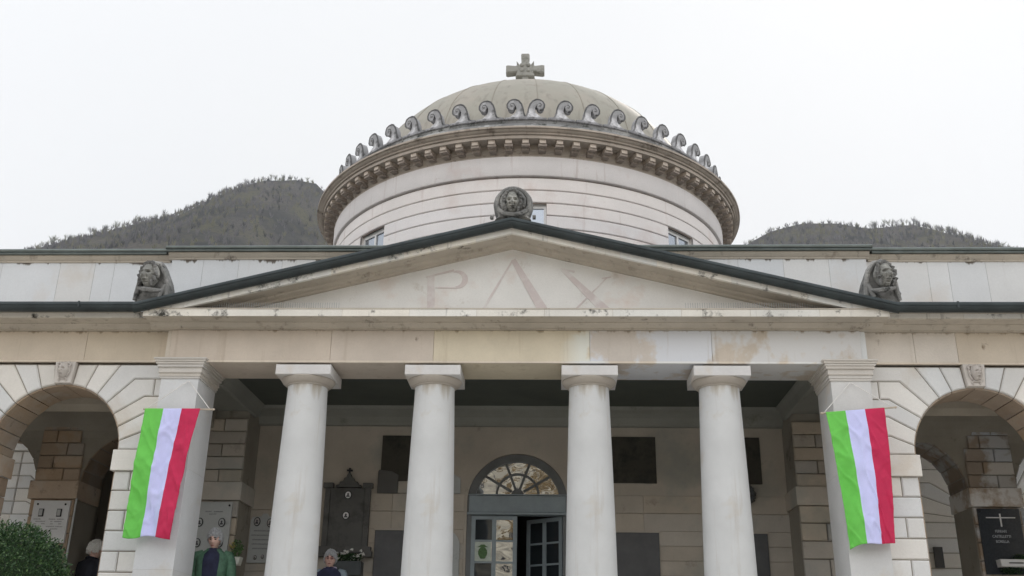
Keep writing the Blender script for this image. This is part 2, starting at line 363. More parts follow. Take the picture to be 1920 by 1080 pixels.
# corner piers with moulded capitals
for s in (-1, 1):
    P = empty('corner_pier', (s*3.83, .3, -FL), CH)
    x0, x1 = sorted((s*3.605, s*4.045))
    mb = MB(); mb.tint = (1, 1, 1)
    for (za, zb) in ((FL, 1.1), (1.1, 2.2), (2.2, 3.235)):
        mb.tint = jit(1, .03, .015); mb.box(x0, x1, 0, .6, za+.001, zb-.001)
    mb.tint = (.6, .58, .55); mb.box(x0+.004, x1-.004, .004, .596, FL, 3.24)
    part(mb, 'shaft', M['pier'], P)
    mb = MB(); mb.tint = (1, 1, 1)
    for (e, za, zb) in ((.012, 3.235, 3.262), (.02, 3.262, 3.30), (.034, 3.30, 3.312), (.03, 3.312, 3.366), (.05, 3.366, 3.38), (.048, 3.38, 3.4), (.062, 3.4, 3.425), (.075, 3.425, 3.45), (.088, 3.45, 3.468)):
        mb.tint = jit(1, .05, .02); mb.box(x0-e, x1+e, -e, .6+e, za, zb)
    part(mb, 'capital', M['cap'], P)
# architrave / frieze of the portico, in blocks
mb = MB(); xs = [-4.0, -2.1, -.9, .905, 2.3, 3.99]
tn = [(1, .96, .93), (1.0, .97, .96), (1.12, 1.1, .98), (1.02, 1.02, 1.05), (.98, .95, .92)]
for i in range(5):
    mb.tint = tn[i]; mb.prism([(xs[i]+.0015, 3.442), (xs[i+1]-.0015, 3.442), (xs[i+1]-.0015, 3.83), (xs[i]+.0015, 3.83)], 0, .69, .003)
mb.tint = (1.15, 1.12, 1.08); mb.box(-4.0, 3.99, -.012, .02, 3.434, 3.456)
for s in (-1, 1): mb.tint = (1.1, 1.1, 1.08); mb.box(*sorted((s*3.998, s*4.055)), .03, .69, 3.47, 3.83)
part(mb, 'frieze', M['frieze'])
mb = MB()
for s in (-1, 1):
    mb = MB(); mb.box(*sorted((s*3.60, s*4.05)), .69, 2.1, 3.40, 3.83); part(mb, 'side_beam', M['ceilframe'])
# horizontal cornice
def cornice_profile(y, z, proj=.30, h=.085, top=.0):
    return [(y, z), (y-.035, z), (y-.035, z+.018), (y-.05, z+.03), (y-.085, z+.052), (y-.10, z+.058), (y-.10, z+.066), (y-proj+.025, z+.07), (y-proj+.025, z+.06), (y-proj, z+.06+.002),
            (y-proj, z+.06+h), (y-proj-.012, z+.06+h+.004), (y-proj-.012, z+.06+h+.016), (y-proj+.02, z+.06+h+.024), (y+.03, z+.06+h+.03+top), (y+.03, z)]
mb = MB(); mb.tint = (1, 1, 1); mb.extrude_x(cornice_profile(0, 3.832), -4.245, 4.245)
part(mb, 'cornice', M['cornice'])
mb = MB()
xs = np.linspace(-4.25, 4.25, 12)
for i in range(11): mb.tint = jit(1.02, .05, .02); mb.box(xs[i]+.002, xs[i+1]-.002, -.306, -.27, 3.896, 3.978)
part(mb, 'cornice_face', M['corona'])
# tympanum with inscription
SL = .2465
mb = MB(); mb.tint = (1, 1, 1); mb.prism([(-4.0, 3.94), (4.0, 3.94), (0, 4.955)], .05, .4)
T = part(mb, 'tympanum', M['tympanum'])
def stroke(mb, a, b, wa, wb, y=.05, th=.006):
    a = Vector(a); b = Vector(b); d = (b-a).normalized(); n = Vector((-d.y, d.x))
    mb.prism([tuple(a+n*wa/2), tuple(a-n*wa/2), tuple(b-n*wb/2), tuple(b+n*wb/2)], y-th, y+.002)
lt = MB()
stroke(lt, (-.975, 4.53), (-.955, 4.0), .085, .09)
stroke(lt, (-1.035, 4.52), (-.70, 4.607), .012, .026, th=.0065)
pb = []
for i in range(13):
    a = R(105-i*195/12); pb.append((-.655+.125*math.cos(a), 4.49+.115*math.sin(a)))
pi_ = [(-.685+.085*math.cos(R(105-i*195/12)), 4.49+.09*math.sin(R(105-i*195/12))) for i in range(13)]
lt.prism(pb+pi_[::-1], .0445, .052)
stroke(lt, (-.915, 4.385), (-.66, 4.378), .014, .014, th=.006)
o = part(lt, 'letter', M['carvedletter'], T)
lt = MB(); stroke(lt, (.0, 4.74), (-.40, 4.0), .018, .03); stroke(lt, (.005, 4.745), (.42, 4.0), .06, .125, th=.0065); part(lt, 'letter', M['carvedletter'], T)
lt = MB(); stroke(lt, (.60, 4.615), (1.16, 4.03), .05, .12); stroke(lt, (1.12, 4.51), (.70, 4.06), .014, .02, th=.0065)
stroke(lt, (.575, 4.63), (.74, 4.585), .012, .02, th=.007); stroke(lt, (1.06, 4.50), (1.17, 4.52), .012, .014, th=.007); part(lt, 'letter', M['carvedletter'], T)
# bird spikes along the low corners of the tympanum
mb = MB()
for s in (-1, 1):
    x = 2.0; mb = MB(); mb.box(*sorted((s*1.98, s*3.76)), -.205, -.19, 3.978, 3.99)
    while x < 3.75:
        mb.box(s*x-.0025, s*x+.0025, -.2, -.193, 3.985, min(4.10, 4.92-SL*x)-.0); x += .027
    part(mb, 'bird_spikes', M['marbledark'])
# raking cornice
mb = MB(); mb.tint = (1, 1, 1)
z0 = 4.915
mb.extrude_x([(.06, z0-.035), (.01, z0-.035), (.005, z0-.01), (-.04, z0+.005), (-.05, z0+.03), (-.27, z0+.035), (-.27, z0+.02), (-.295, z0+.022), (-.295, z0+.10), (.06, z0+.13)], -4.16, 4.16, SL)
part(mb, 'raking_cornice', M['cornice'])
mb = MB(); n_ = 20
for s in (-1, 1):
    for i in range(n_//2):
        xa, xb = 4.2*i/(n_/2), 4.2*(i+1)/(n_/2)
        mb.tint = jit(1, .06, .03)
        p = [(-.303, z0+.018), (-.303, z0+.098), (-.26, z0+.098), (-.26, z0+.018)]
        mb.extrude_x(p, *sorted((s*(xa+.001), s*(xb-.001))), SL)
part(mb, 'raking_cornice_face', M['corona'])
# gutters
def gut_profile(y, z, r_=.062):      # z = underside
    pr = [(y+r_*math.cos(a), z+r_+r_*math.sin(a)) for a in [R(180+180*i/10) for i in range(11)]]
    return [(y-r_-.008, z+r_+.028), (y-r_-.008, z+r_+.008), (y-r_, z+r_+.008)]+pr[:]+[(y+r_, z+r_+.05), (y+r_-.04, z+r_+.05), (y-r_+.01, z+r_+.05), (y-r_+.0, z+r_+.028)]
mb = MB(); mb.extrude_x(gut_profile(-.34, z0+.075), -4.34, 4.34, SL, smooth=False); part(mb, 'raking_gutter', M['gutter'])
for s in (-1, 1):
    mb = MB(); mb.extrude_x(gut_profile(-.29, 3.952, .058), *sorted((s*4.30, s*9.4)))
    for k in range(4): x = s*(5.0+1.2*k); mb.box(x-.012, x+.012, -.36, -.355, 3.99, 4.06)
    part(mb, 'wing_gutter', M['gutter'])
# gable roof of the portico
mb = MB(); mb.extrude_x([(-.3, z0+.17), (-.3, z0+.135), (1.2, z0+.135), (1.2, z0+.17)], -4.3, 4.3, SL); part(mb, 'portico_roof', M['roof'])
# attic
mb = MB()
def attic(xa, xb, y, zt, joints):
    mb.tint = (.98, .98, .98)
    js = [xa]+sorted(j for j in joints if xa < j < xb)+[xb]
    for i in range(len(js)-1): mb.tint = jit(1, .03, .015); mb.box(js[i]+.002, js[i+1]-.002, y, y+.3, 3.95, zt-.15)
    mb.tint = (.5, .48, .45); mb.box(xa+.003, xb-.003, y+.004, y+.3, 3.95, zt-.15)
attic(-4.306, 4.306, .42, 5.065, [-3.9, -3.45, -2.9, -1, 1, 2.75, 3.3, 3.85])
for s in (-1, 1): attic(*sorted((s*4.306, s*9.4)), .47, 5.045, [s*v for v in (5.3, 5.05, 5.75, 6.5, 7.8)])
part(mb, 'attic_wall', M['attic'])
mb = MB(); mb.tint = (1, 1, 1)
for (xa, xb, y, zt) in ((-4.34, 4.34, .42, 5.065), (-9.4, -4.34, .47, 5.045), (4.34, 9.4, .47, 5.045)):
    mb.extrude_x([(y+.1, zt-.155), (y-.012, zt-.155), (y-.02, zt-.13), (y-.028, zt-.128), (y-.05, zt-.1), (y-.06, zt-.075), (y+.1, zt-.072)], xa, xb)
part(mb, 'attic_cornice', M['cornice'])
for (xa, xb, y, zt) in ((-4.37, 4.37, .42, 5.065), (-9.4, -4.374, .47, 5.045), (4.374, 9.4, .47, 5.045)):
    mb = MB(); mb.extrude_x([(y+.35, zt-.072), (y-.085, zt-.072), (y-.09, zt-.06), (y-.085, zt-.045), (y-.10, zt-.038), (y-.104, zt-.018), (y-.09, zt-.0), (y+.35, zt+.012)], xa, xb)
    part(mb, 'coping', M['coping'])
mb = MB(); mb.box(-9.4, 9.4, .75, 9, 4.78, 4.84); part(mb, 'flat_roof', M['roof'])

# ------------------------------------------------------------------ drum, cornice and dome
DX, DY, DR = .02, 5.66, 3.425
ROT = R(.9)
WIN = [ROT+R(45*k) for k in range(8)]; HW = R(5.3)
def arcs():
    out_ = []
    for k in range(8): out_.append((WIN[k]+HW, WIN[k]+R(45)-HW))
    return out_
mb = MB(); mb.tint = (1, 1, 1)
mb.lathe([(DR-.05, 7.36), (DR+.045, 7.35), (DR+.045, 7.05), (DR+.035, 7.035), (DR-.06, 7.035)], DX, DY, 160)
def band(za, zb, a0=0, a1=2*math.pi, n=160):
    mb.tint = jit(1, .03, .015)
    mb.lathe([(DR-.035, za+.004), (DR-.008, za+.004), (DR, za+.014), (DR, zb-.020), (DR-.008, zb-.011), (DR-.035, zb-.011)], DX, DY, n, a0, a1, closed=True)
band(6.812, 7.02); band(6.605, 6.812)
for za, zb in ((6.405, 6.605), (6.2, 6.405), (6.0, 6.2), (5.8, 6.0), (5.6, 5.8)):
    for a0, a1 in arcs(): band(za, zb, a0, a1, 18)
mb.tint = (.38, .33, .3)
mb.lathe([(DR-.03, 4.8), (DR-.03, 5.6), (DR-.002, 5.6), (DR-.002, 4.8)], DX, DY, 96)
mb.lathe([(DR-.03, 6.59), (DR-.03, 7.4)], DX, DY, 96)
for a0, a1 in arcs(): mb.lathe([(DR-.03, 5.6), (DR-.03, 6.605)], DX, DY, 18, a0, a1)
for a in WIN:
    for s in (-1, 1):
        b_ = a+s*HW; sn, cs = math.sin(b_), math.cos(b_)
        mb.tint = (.95, .93, .9)
        mb.add([(DX+(DR-.004)*sn, DY-(DR-.004)*cs, 5.6), (DX+(DR-.22)*sn, DY-(DR-.22)*cs, 5.6), (DX+(DR-.22)*sn, DY-(DR-.22)*cs, 6.6), (DX+(DR-.004)*sn, DY-(DR-.004)*cs, 6.6)], [(0, 1, 2, 3)])
DRUM = part(mb, 'drum', M['drum'])
for a in WIN:
    if math.cos(a) < -.2: continue
    m1 = MB(); rr = DR-.10; hw = .325
    for (xa, xb, za, zb) in ((-hw, hw, 6.54, 6.61), (-hw, -hw+.05, 5.6, 6.54), (hw-.05, hw, 5.6, 6.54), (-.02, .02, 5.6, 6.54), (-hw+.05, -.02, 6.22, 6.25), (.02, hw-.05, 6.22, 6.25), (-hw+.05, -.02, 5.9, 5.93), (.02, hw-.05, 5.9, 5.93)):
        m1.box(xa, xb, -rr-.02, -rr+.02, za, zb)
    m2 = MB(); m2.box(-hw, hw, -rr+.0, -rr+.008, 5.6, 6.56)
    mt = Matrix.Translation((DX, DY, 0)) @ Matrix.Rotation(a, 4, 'Z')
    m1.xform(mt); m2.xform(mt)
    wf = part(m1, 'window_frame', M['white'], DRUM); part(m2, 'window_glass', M['glasssky'], wf) if False else part(m2, 'window_glass', M['glasssky'], DRUM)
# cornice of the drum
mb = MB(); mb.tint = (1.02, 1.0, .97)
mb.lathe([(DR-.05, 7.345), (DR+.045, 7.345), (DR+.05, 7.355), (DR+.045, 7.365), (DR+.02, 7.37), (DR+.03, 7.40), (DR+.05, 7.425), (DR+.06, 7.43), (DR+.06, 7.53), (DR+.08, 7.535), (3.675, 7.54), (3.675, 7.53), (3.69, 7.53), (3.69, 7.575), (3.68, 7.577), (3.68, 7.587), (3.715, 7.59), (3.72, 7.605), (3.712, 7.608), (3.712, 7.618), (3.74, 7.622), (3.765, 7.642), (3.758, 7.646), (3.758, 7.654), (3.79, 7.656), (3.79, 7.685), (3.78, 7.69), (3.5, 7.72)], DX, DY, 200)
DC = part(mb, 'drum_cornice', M['drumcornice'])
mb = MB(); mb.tint = (1.25, 1.22, 1.18)
mb.box(-.048, .048, -3.66, -(DR+.03), 7.47, 7.532); mb.tint = (.75, .72, .7); mb.box(-.062, .062, -3.64, -(DR+.03), 7.435, 7.468); mb.box(-.05, .05, -3.56, -(DR+.03), 7.40, 7.433)
mb.local = True
d0 = mb.build('dentil', M['drumcornice'], DC)
def placed(o, parent, loc, rz=0, world_parent=(0, 0, 0)):
    o.parent = parent; pw = Vector((0, 0, 0)); q = parent
    while q: pw += q.location; q = q.parent
    o.location = Vector(loc)-pw; o.rotation_euler = (0, 0, rz)
placed(d0, DC, (DX, DY, 0), ROT)
for k in range(1, 90):
    d = d0.copy(); col.objects.link(d); placed(d, DC, (DX, DY, 0), ROT+R(4*k))
# ring wall under the scrolls, dome
mb = MB(); mb.tint = (1, 1, 1)
mb.lathe([(3.74, 7.70), (3.72, 7.735), (3.60, 7.80), (3.56, 7.86), (3.50, 7.88), (3.50, 7.965), (3.48, 7.99), (3.3, 8.0), (3.05, 8.0)], DX, DY, 160)
RING = part(mb, 'scroll_ring', M['weather'])
mb = MB(); RS, HZ, Z0 = 3.03, 2.33, 7.92
pr = [(RS*math.cos(R(90*i/40)), Z0+HZ*math.sin(R(90*i/40))) for i in range(40)]+[(.02, Z0+HZ)]
mb.tint = (1, 1, 1); mb.lathe([(RS, 7.6)]+pr, DX, DY, 120)
DOME = part(mb, 'dome', M['dome'])
mb = MB(); mb.tint = (.9, .88, .86)
for k in range(24):
    a = ROT+R(15*k+3.5)
    pts = [(DX+r_*math.sin(a), DY-r_*math.cos(a), z) for r_, z in pr[:38]]
    mb.tube(pts, .009, 5)
part(mb, 'sheet_seams', M['dome'], DOME)
# cross on the dome
mb = MB(); mb.tint = (1, 1, 1); cxx, cyy = -.06, 5.66
def cpoly(pts, t_, bv): mb.prism(ccw([(cxx+x, z) for x, z in pts]), cyy-t_, cyy+t_, bv)
cpoly([(-.06, 11.15), (-.085, 11.50), (-.07, 11.535), (.07, 11.535), (.085, 11.50), (.06, 11.15)], .08, .022)
for q in (-1, 1): cpoly([(q*.05, 11.12), (q*.34, 11.085), (q*.375, 11.10), (q*.375, 11.255), (q*.34, 11.27), (q*.05, 11.235)], .08, .022)
cpoly([(-.08, 10.55), (-.06, 11.15), (.06, 11.15), (.08, 10.55)], .08, .02)
cpoly([(-.185, 10.99), (-.15, 11.12), (.15, 11.12), (.185, 10.99)], .11, .02)
cpoly([(.13*math.cos(R(k)), 11.18+.13*math.sin(R(k))) for k in range(0, 360, 30)], .10, .02)
for q in (-1, 1): cpoly([(q*.07, 11.22), (q*.17, 11.36), (q*.13, 11.27), (q*.19, 11.25)], .07, .006)
for a in (45, 135, 225, 315):
    mb.ellipsoid((cxx+.09*math.cos(R(a)), cyy-.10, 11.18+.09*math.sin(R(a))), (.045, .04, .045), 8, 6)
mb.tint = (1.1, 1.1, 1.1); mb.prism([(cxx-.3, 10.2), (cxx+.3, 10.2), (cxx+.22, 10.6), (cxx-.22, 10.6)], cyy-.25, cyy+.25, .02)
part(mb, 'cross', stone('cross_stone', (.34, .335, .31), .15, grime=((.16, .16, .14), 8, .52, .68), bump=.6), DOME)
# wave scrolls
def scroll_mb(s):
    mb = MB(); mb.tint = (1.1, 1.1, 1.12)
    out_ = [(.185, .0), (.14, .028), (.118, .09), (.104, .16), (.082, .225), (.042, .278), (-.01, .302), (-.065, .298), (-.108, .27), (-.134, .225), (-.13, .175), (-.105, .142), (-.065, .13)]
    inn_ = [(-.034, .146), (-.020, .172), (-.010, .205), (.008, .16), (.006, .118), (-.014, .078), (-.05, .046), (-.10, .012), (-.10, -.03), (.185, -.03)]
    mb.tint = (1.35, 1.35, 1.37); mb.prism([(s*x, z) for x, z in out_+inn_], -.05, .06, .006)
    mb.tint = (.5, .5, .5)
    mb.tube([(s*x, -.045, z) for x, z in out_], [.010]+[.014]*(len(out_)-2)+[.010], 6)
    mb.tube([(s*x, -.047, z) for x, z in ((-.034, .146), (-.020, .172), (-.016, .205), (-.035, .235), (-.066, .24), (-.088, .215), (-.08, .19), (-.062, .19))], [.005]*8, 5)
    mb.tint = (1.2, 1.2, 1.2); mb.ellipsoid((s*-.066, -.052, .205), (.018, .016, .018), 8, 6)
    mb.tint = (.8, .8, .82); mb.prism([(s*x, z) for x, z in ((-.17, -.03), (.245, -.03), (.245, .006), (.18, .018), (-.0, .014), (-.17, .006))], -.062, .05, .008)
    mb.v = [(x, y+.005*math.sin(40*x+31*z), z*1.08) for x, y, z in mb.v]
    return mb
protos = {}
for s in (-1, 1):
    mb = scroll_mb(-s); mb.local = True
    protos[s] = mb.build('wave_scroll', stone('scroll_stone', (.27, .27, .275), .25, patch=((.50, .50, .51), 4, .5, .64), grime=((.10, .10, .10), 7, .54, .66), bump=.7), RING)
for s in (-1, 1):
    for k in range(25):
        a = R(.8)+s*(R(2.45)+R(7.08)*k)
        if s*a > R(176): break
        o = protos[s] if k == 0 else protos[s].copy()
        if k: col.objects.link(o)
        rr = 3.46; placed(o, RING, (DX+rr*math.sin(a), DY-rr*math.cos(a), 7.985), a)
        # a = angle from -Y axis

# ------------------------------------------------------------------ heads
def head_pts(nu=44, nv=34, child=False, frown=0, amp=1.15, deep=1.):
    """head facing -Y, centred, about .24 high; returns verts, faces"""
    vs = []
    for j in range(nv+1):
        ph = math.pi*j/nv
        for i in range(nu):
            th = 2*math.pi*i/nu
            d = Vector((math.sin(ph)*math.sin(th), -math.sin(ph)*math.cos(th), math.cos(ph)))
            x, y, z = d.x*.076, d.y*.094, d.z*.12
            if z < 0: k = 1-(.30 if not child else .15)*(-z/.12)**1.3; x *= k; y *= (1-.12*(-z/.12))
            if y > 0: z += .01
            f = max(0, -d.y)
            g = lambda cx, cz, sx, sz: math.exp(-((x-cx)/sx)**2-((z-cz)/sz)**2)*(f > .25)
            disp = .024*g(0, -.022, .011, .013)+.014*g(0, .0, .008, .022)          # nose
            disp += .007*(g(.028, .03, .02, .008)+g(-.028, .03, .02, .008))+.004*g(0, .03, .02, .01)  # brow
            disp -= .013*deep*(g(.029, .011, .015, .0105)+g(-.029, .011, .015, .0105))    # sockets
            disp += .005*(g(.029, .010, .010, .006)+g(-.029, .010, .010, .006))
            disp += .006*(g(.038, -.022, .02, .02)+g(-.038, -.022, .02, .02))        # cheeks
            disp += .008*g(0, -.052, .019, .0045)+.008*g(0, -.066, .016, .0055)-.006*deep*g(0, -.0585, .022, .0035)-.008*(deep-1)*(g(.022, -.03, .006, .012)+g(-.022, -.03, .006, .012)+g(0, -.08, .024, .006))
            disp += .010*g(0, -.096, .022, .016)-.004*g(0, -.08, .02, .006)
            y -= disp*amp
            vs.append(Vector((x, y, z)))
    fs = [(j*nu+i, (j+1)*nu+i, (j+1)*nu+(i+1) % nu, j*nu+(i+1) % nu) for j in range(nv) for i in range(nu)]
    return vs, fs
HV, HF = head_pts(96, 76)
HS, _ = head_pts(96, 76, amp=1.35, deep=2.4)
def add_head(mb, mat, verts=None):
    mb.add([mat @ v for v in (verts or HV)], HF, True)
    for s in (-1, 1):
        i0 = len(mb.v); mb.ellipsoid((s*.077, .008, 0), (.010, .018, .030), 8, 6); mb.xform(mat, i0)
def acro(name, loc, outline, hs, hloc, hrot, extras, label):
    mb = MB(); mb.tint = (1, 1, 1); mb.prism(outline, -.02, .14, .03)
    mt = Matrix.Translation(hloc) @ hrot @ Matrix.Scale(hs, 4)
    mb.tint = (1.25, 1.25, 1.2); add_head(mb, mt, HS)
    mb.tint = (.9, .9, .9); gg = random.Random(len(label))
    for k in range(15):
        a = R(-35+250*k/14); i0 = len(mb.v); rx_, rz_ = .078, .115
        p0 = Vector((rx_*math.cos(a), -.035, .01+rz_*math.sin(a))); p1 = p0*1.07+Vector((gg.uniform(-.012, .012), -.012, -.012)); p2 = p1+Vector((gg.uniform(-.02, .02), .01, gg.uniform(-.04, -.02)))
        mb.tube([p0, p1, p2], [.017, .019, .010], 7); mb.xform(mt, i0)
    mb.tint = (1.1, 1.1, 1.1)
    for pts, rad in extras: mb.tube(pts, rad, 8)
    rough = mb.v[:]
    for i, v in enumerate(rough):
        q = mnoise.noise_vector(Vector(v)*17)*.006; mb.v[i] = (v[0]+q.x, v[1]+q.y, v[2]+q.z)
    mb.xform(Matrix.Translation(loc))
    o = part(mb, name, M['carved']); o['label'] = label; return o
for s in (-1, 1):
    # veiled head standing on the corner of the pediment, chin lifted outwards
    ol = [(s*.20, -.12), (s*.235, .02), (s*.215, .06), (s*.20, .14), (s*.17, .22), (s*.11, .33), (s*.05, .40), (s*.0, .43), (s*-.05, .42), (s*-.09, .36), (s*-.13, .27), (s*-.175, .17), (s*-.20, .08), (s*-.195, .03), (s*-.20, -.05), (s*-.1, -.12)]
    ex = [([(s*-.17, -.03, -.03), (s*-.165, -.04, .12), (s*-.13, -.05, .25), (s*-.06, -.06, .36), (s*.02, -.06, .385), (s*.10, -.05, .31)], [.03, .03, .03, .03, .03, .025]),
          ([(s*.13, -.04, .24), (s*.165, -.04, .12), (s*.18, -.03, .0), (s*.2, -.03, -.08)], [.02, .028, .03, .02]),
          ([(s*-.13, -.08, .02), (s*-.06, -.13, -.0), (s*.04, -.14, .01), (s*.14, -.09, .05)], [.02, .032, .034, .02]),
          ([(s*-.15, -.05, .10), (s*-.12, -.07, .0), (s*-.1, -.07, -.06)], [.025, .03, .025])]
    hr = Matrix.Rotation(R(16)*s, 4, 'Z') @ Matrix.Rotation(R(-2), 4, 'X')
    acro('acroterion', (s*4.215, -.2, 4.20), ol, 1.30, Vector((s*.02, -.10, .19)), hr, ex, 'veiled dark stone head above the %s end of the pediment' % ('left' if s < 0 else 'right'))
ol = [(.235*math.cos(R(a)), .235*math.sin(R(a))*1.0) for a in range(-40, 221, 13)]
ol = [(.215, -.2)]+ol+[(-.215, -.2)]
ring = [(.19*math.cos(R(a)), -.05, .19*math.sin(R(a))) for a in range(-50, 231, 14)]
ring2 = [(.14*math.cos(R(a)), -.055, .14*math.sin(R(a))+.01) for a in range(-30, 211, 16)]
ex = [(ring, .024), (ring2, .02), ([(-.16, -.04, -.1), (-.09, -.08, -.16), (0, -.09, -.18), (.09, -.08, -.16), (.16, -.04, -.1)], .03), ([(-.23, 0, -.17), (-.27, 0, -.17)], .03), ([(.23, 0, -.17), (.27, 0, -.17)], .03)]
acro('acroterion', (.008, -.26, 5.33), ol, 1.20, Vector((-.005, -.07, -.01)), Matrix.Rotation(R(8), 4, 'X'), ex, 'dark stone medallion with a child face on the peak of the pediment')

# ------------------------------------------------------------------ arcaded wings
def arcade(mb, jm, centers, Rr, zs, z_top, x_lo, x_hi, y0, depth, courses, key=7.5, imp=(2.19, 2.425), skip_key=True, tb=1.0, gap=.0058, split=True):
    """rusticated arcade wall, front at y0. mb = blocks, jm = recessed core"""
    angs = [20, 32.5, 45, 57.5, 70, 82.5]
    cs = sorted(centers)
    lo = [x_lo]+[(cs[i]+cs[i+1])/2 for i in range(len(cs)-1)]; hi = lo[1:]+[x_hi]
    zc = [c for c in courses if c > imp[1]+.01]
    for c, a_, b_ in zip(cs, lo, hi):
        for s in (-1, 1):
            lim = a_ if s < 0 else b_
            # voussoirs between successive angles
            prev = key
            hz = {45: zc[0], 57.5: zc[1], 70: zc[2], 82.5: zc[3]}
            def ap(a): return (c+s*Rr*math.sin(R(a)), zs+Rr*math.cos(R(a)))
            def topp(a):
                if a in hz:
                    z = hz[a]; 
                    r_ = (z-zs)/math.cos(R(a)); x = c+s*min(r_*math.sin(R(a)), abs(lim-c)-.19)
                    return (x, z)
                r_ = (z_top-zs)/math.cos(R(a)); return (c+s*r_*math.sin(R(a)), z_top)
            seq = [key]+angs+[90]
            for i in range(len(seq)-1):
                a0, a1 = seq[i], seq[i+1]
                arc = [ap(a0+(a1-a0)*k/3) for k in range(4)]
                if a1 <= 32.5: poly = arc+[topp(a1), topp(a0)]
                elif a1 == 45: poly = arc+[topp(45), (lim, hz[45]), (lim, z_top), topp(32.5)]
                elif a1 < 90: poly = arc+[topp(a1), (lim, hz[a1]), (lim, hz[a0]), topp(a0)]
                else: poly = arc+[(lim, zs), (lim, hz[82.5]), topp(82.5)]
                if split and a1 > 45 and i % 2 == 1:
                    xm = c+s*(Rr+.26); 
                    if abs(lim-c) > Rr+.3:
                        A = arc+[topp(a1), (lim-s*.12, poly[5][1]), (lim-s*.12, poly[6][1]), topp(a0)] if a1 < 90 else None
                        if A:
                            block(mb, A, y0, y0+depth, gap, tint=jit(tb)); block(mb, [(lim-s*.12, poly[5][1]), (lim, poly[5][1]), (lim, poly[6][1]), (lim-s*.12, poly[6][1])], y0, y0+depth, gap, tint=jit(tb)); continue
                block(mb, poly, y0, y0+depth, gap, tint=jit(tb))
            # jamb courses below the impost
            zz = [imp[0]]+[v for v in [imp[0]-.222*k for k in range(1, 11)] if v > FL+.05]+[FL]
            xj = c+s*(Rr+.0)
            for i in range(len(zz)-1):
                if i % 2 == 0:
                    xm = xj+(lim-xj)*(.45 if s > 0 else .45)
                    for p, q in ((xj, xm), (xm, lim)): block(mb, [(p, zz[i+1]), (q, zz[i+1]), (q, zz[i]), (p, zz[i])], y0, y0+depth, gap, tint=jit(tb, .06))
                else: block(mb, [(xj, zz[i+1]), (lim, zz[i+1]), (lim, zz[i]), (xj, zz[i])], y0, y0+depth, gap, tint=jit(tb, .06))
            # impost
            mb.tint = jit(tb*1.03, .04)
            mb.prism(ccw([(xj-s*.035, imp[0]), (lim, imp[0]), (lim, imp[1]), (xj-s*.035, imp[1])]), y0-.03, y0+depth+.03, .005)
        # recessed core with the arch cut out
        n = 24; jm.tint = (.85, .85, .85); rr = Rr+.012
        pts = [(c+rr*math.cos(math.pi*k/n), zs+rr*math.sin(math.pi*k/n)) for k in range(n+1)]
        right = [(b_, FL), (b_, z_top)]; 
        poly = [(c+rr, FL)]+right+[(c, z_top)]+pts[n//2::-1]
        jm.prism(poly, y0+.022, y0+depth-.012)
        poly = [(c-rr, FL)]+[(a_, FL), (a_, z_top), (c, z_top)]+pts[n//2:]
        jm.prism(poly, y0+.022, y0+depth-.012)
COURSE = [3.27, 3.06, 2.86, 2.64]
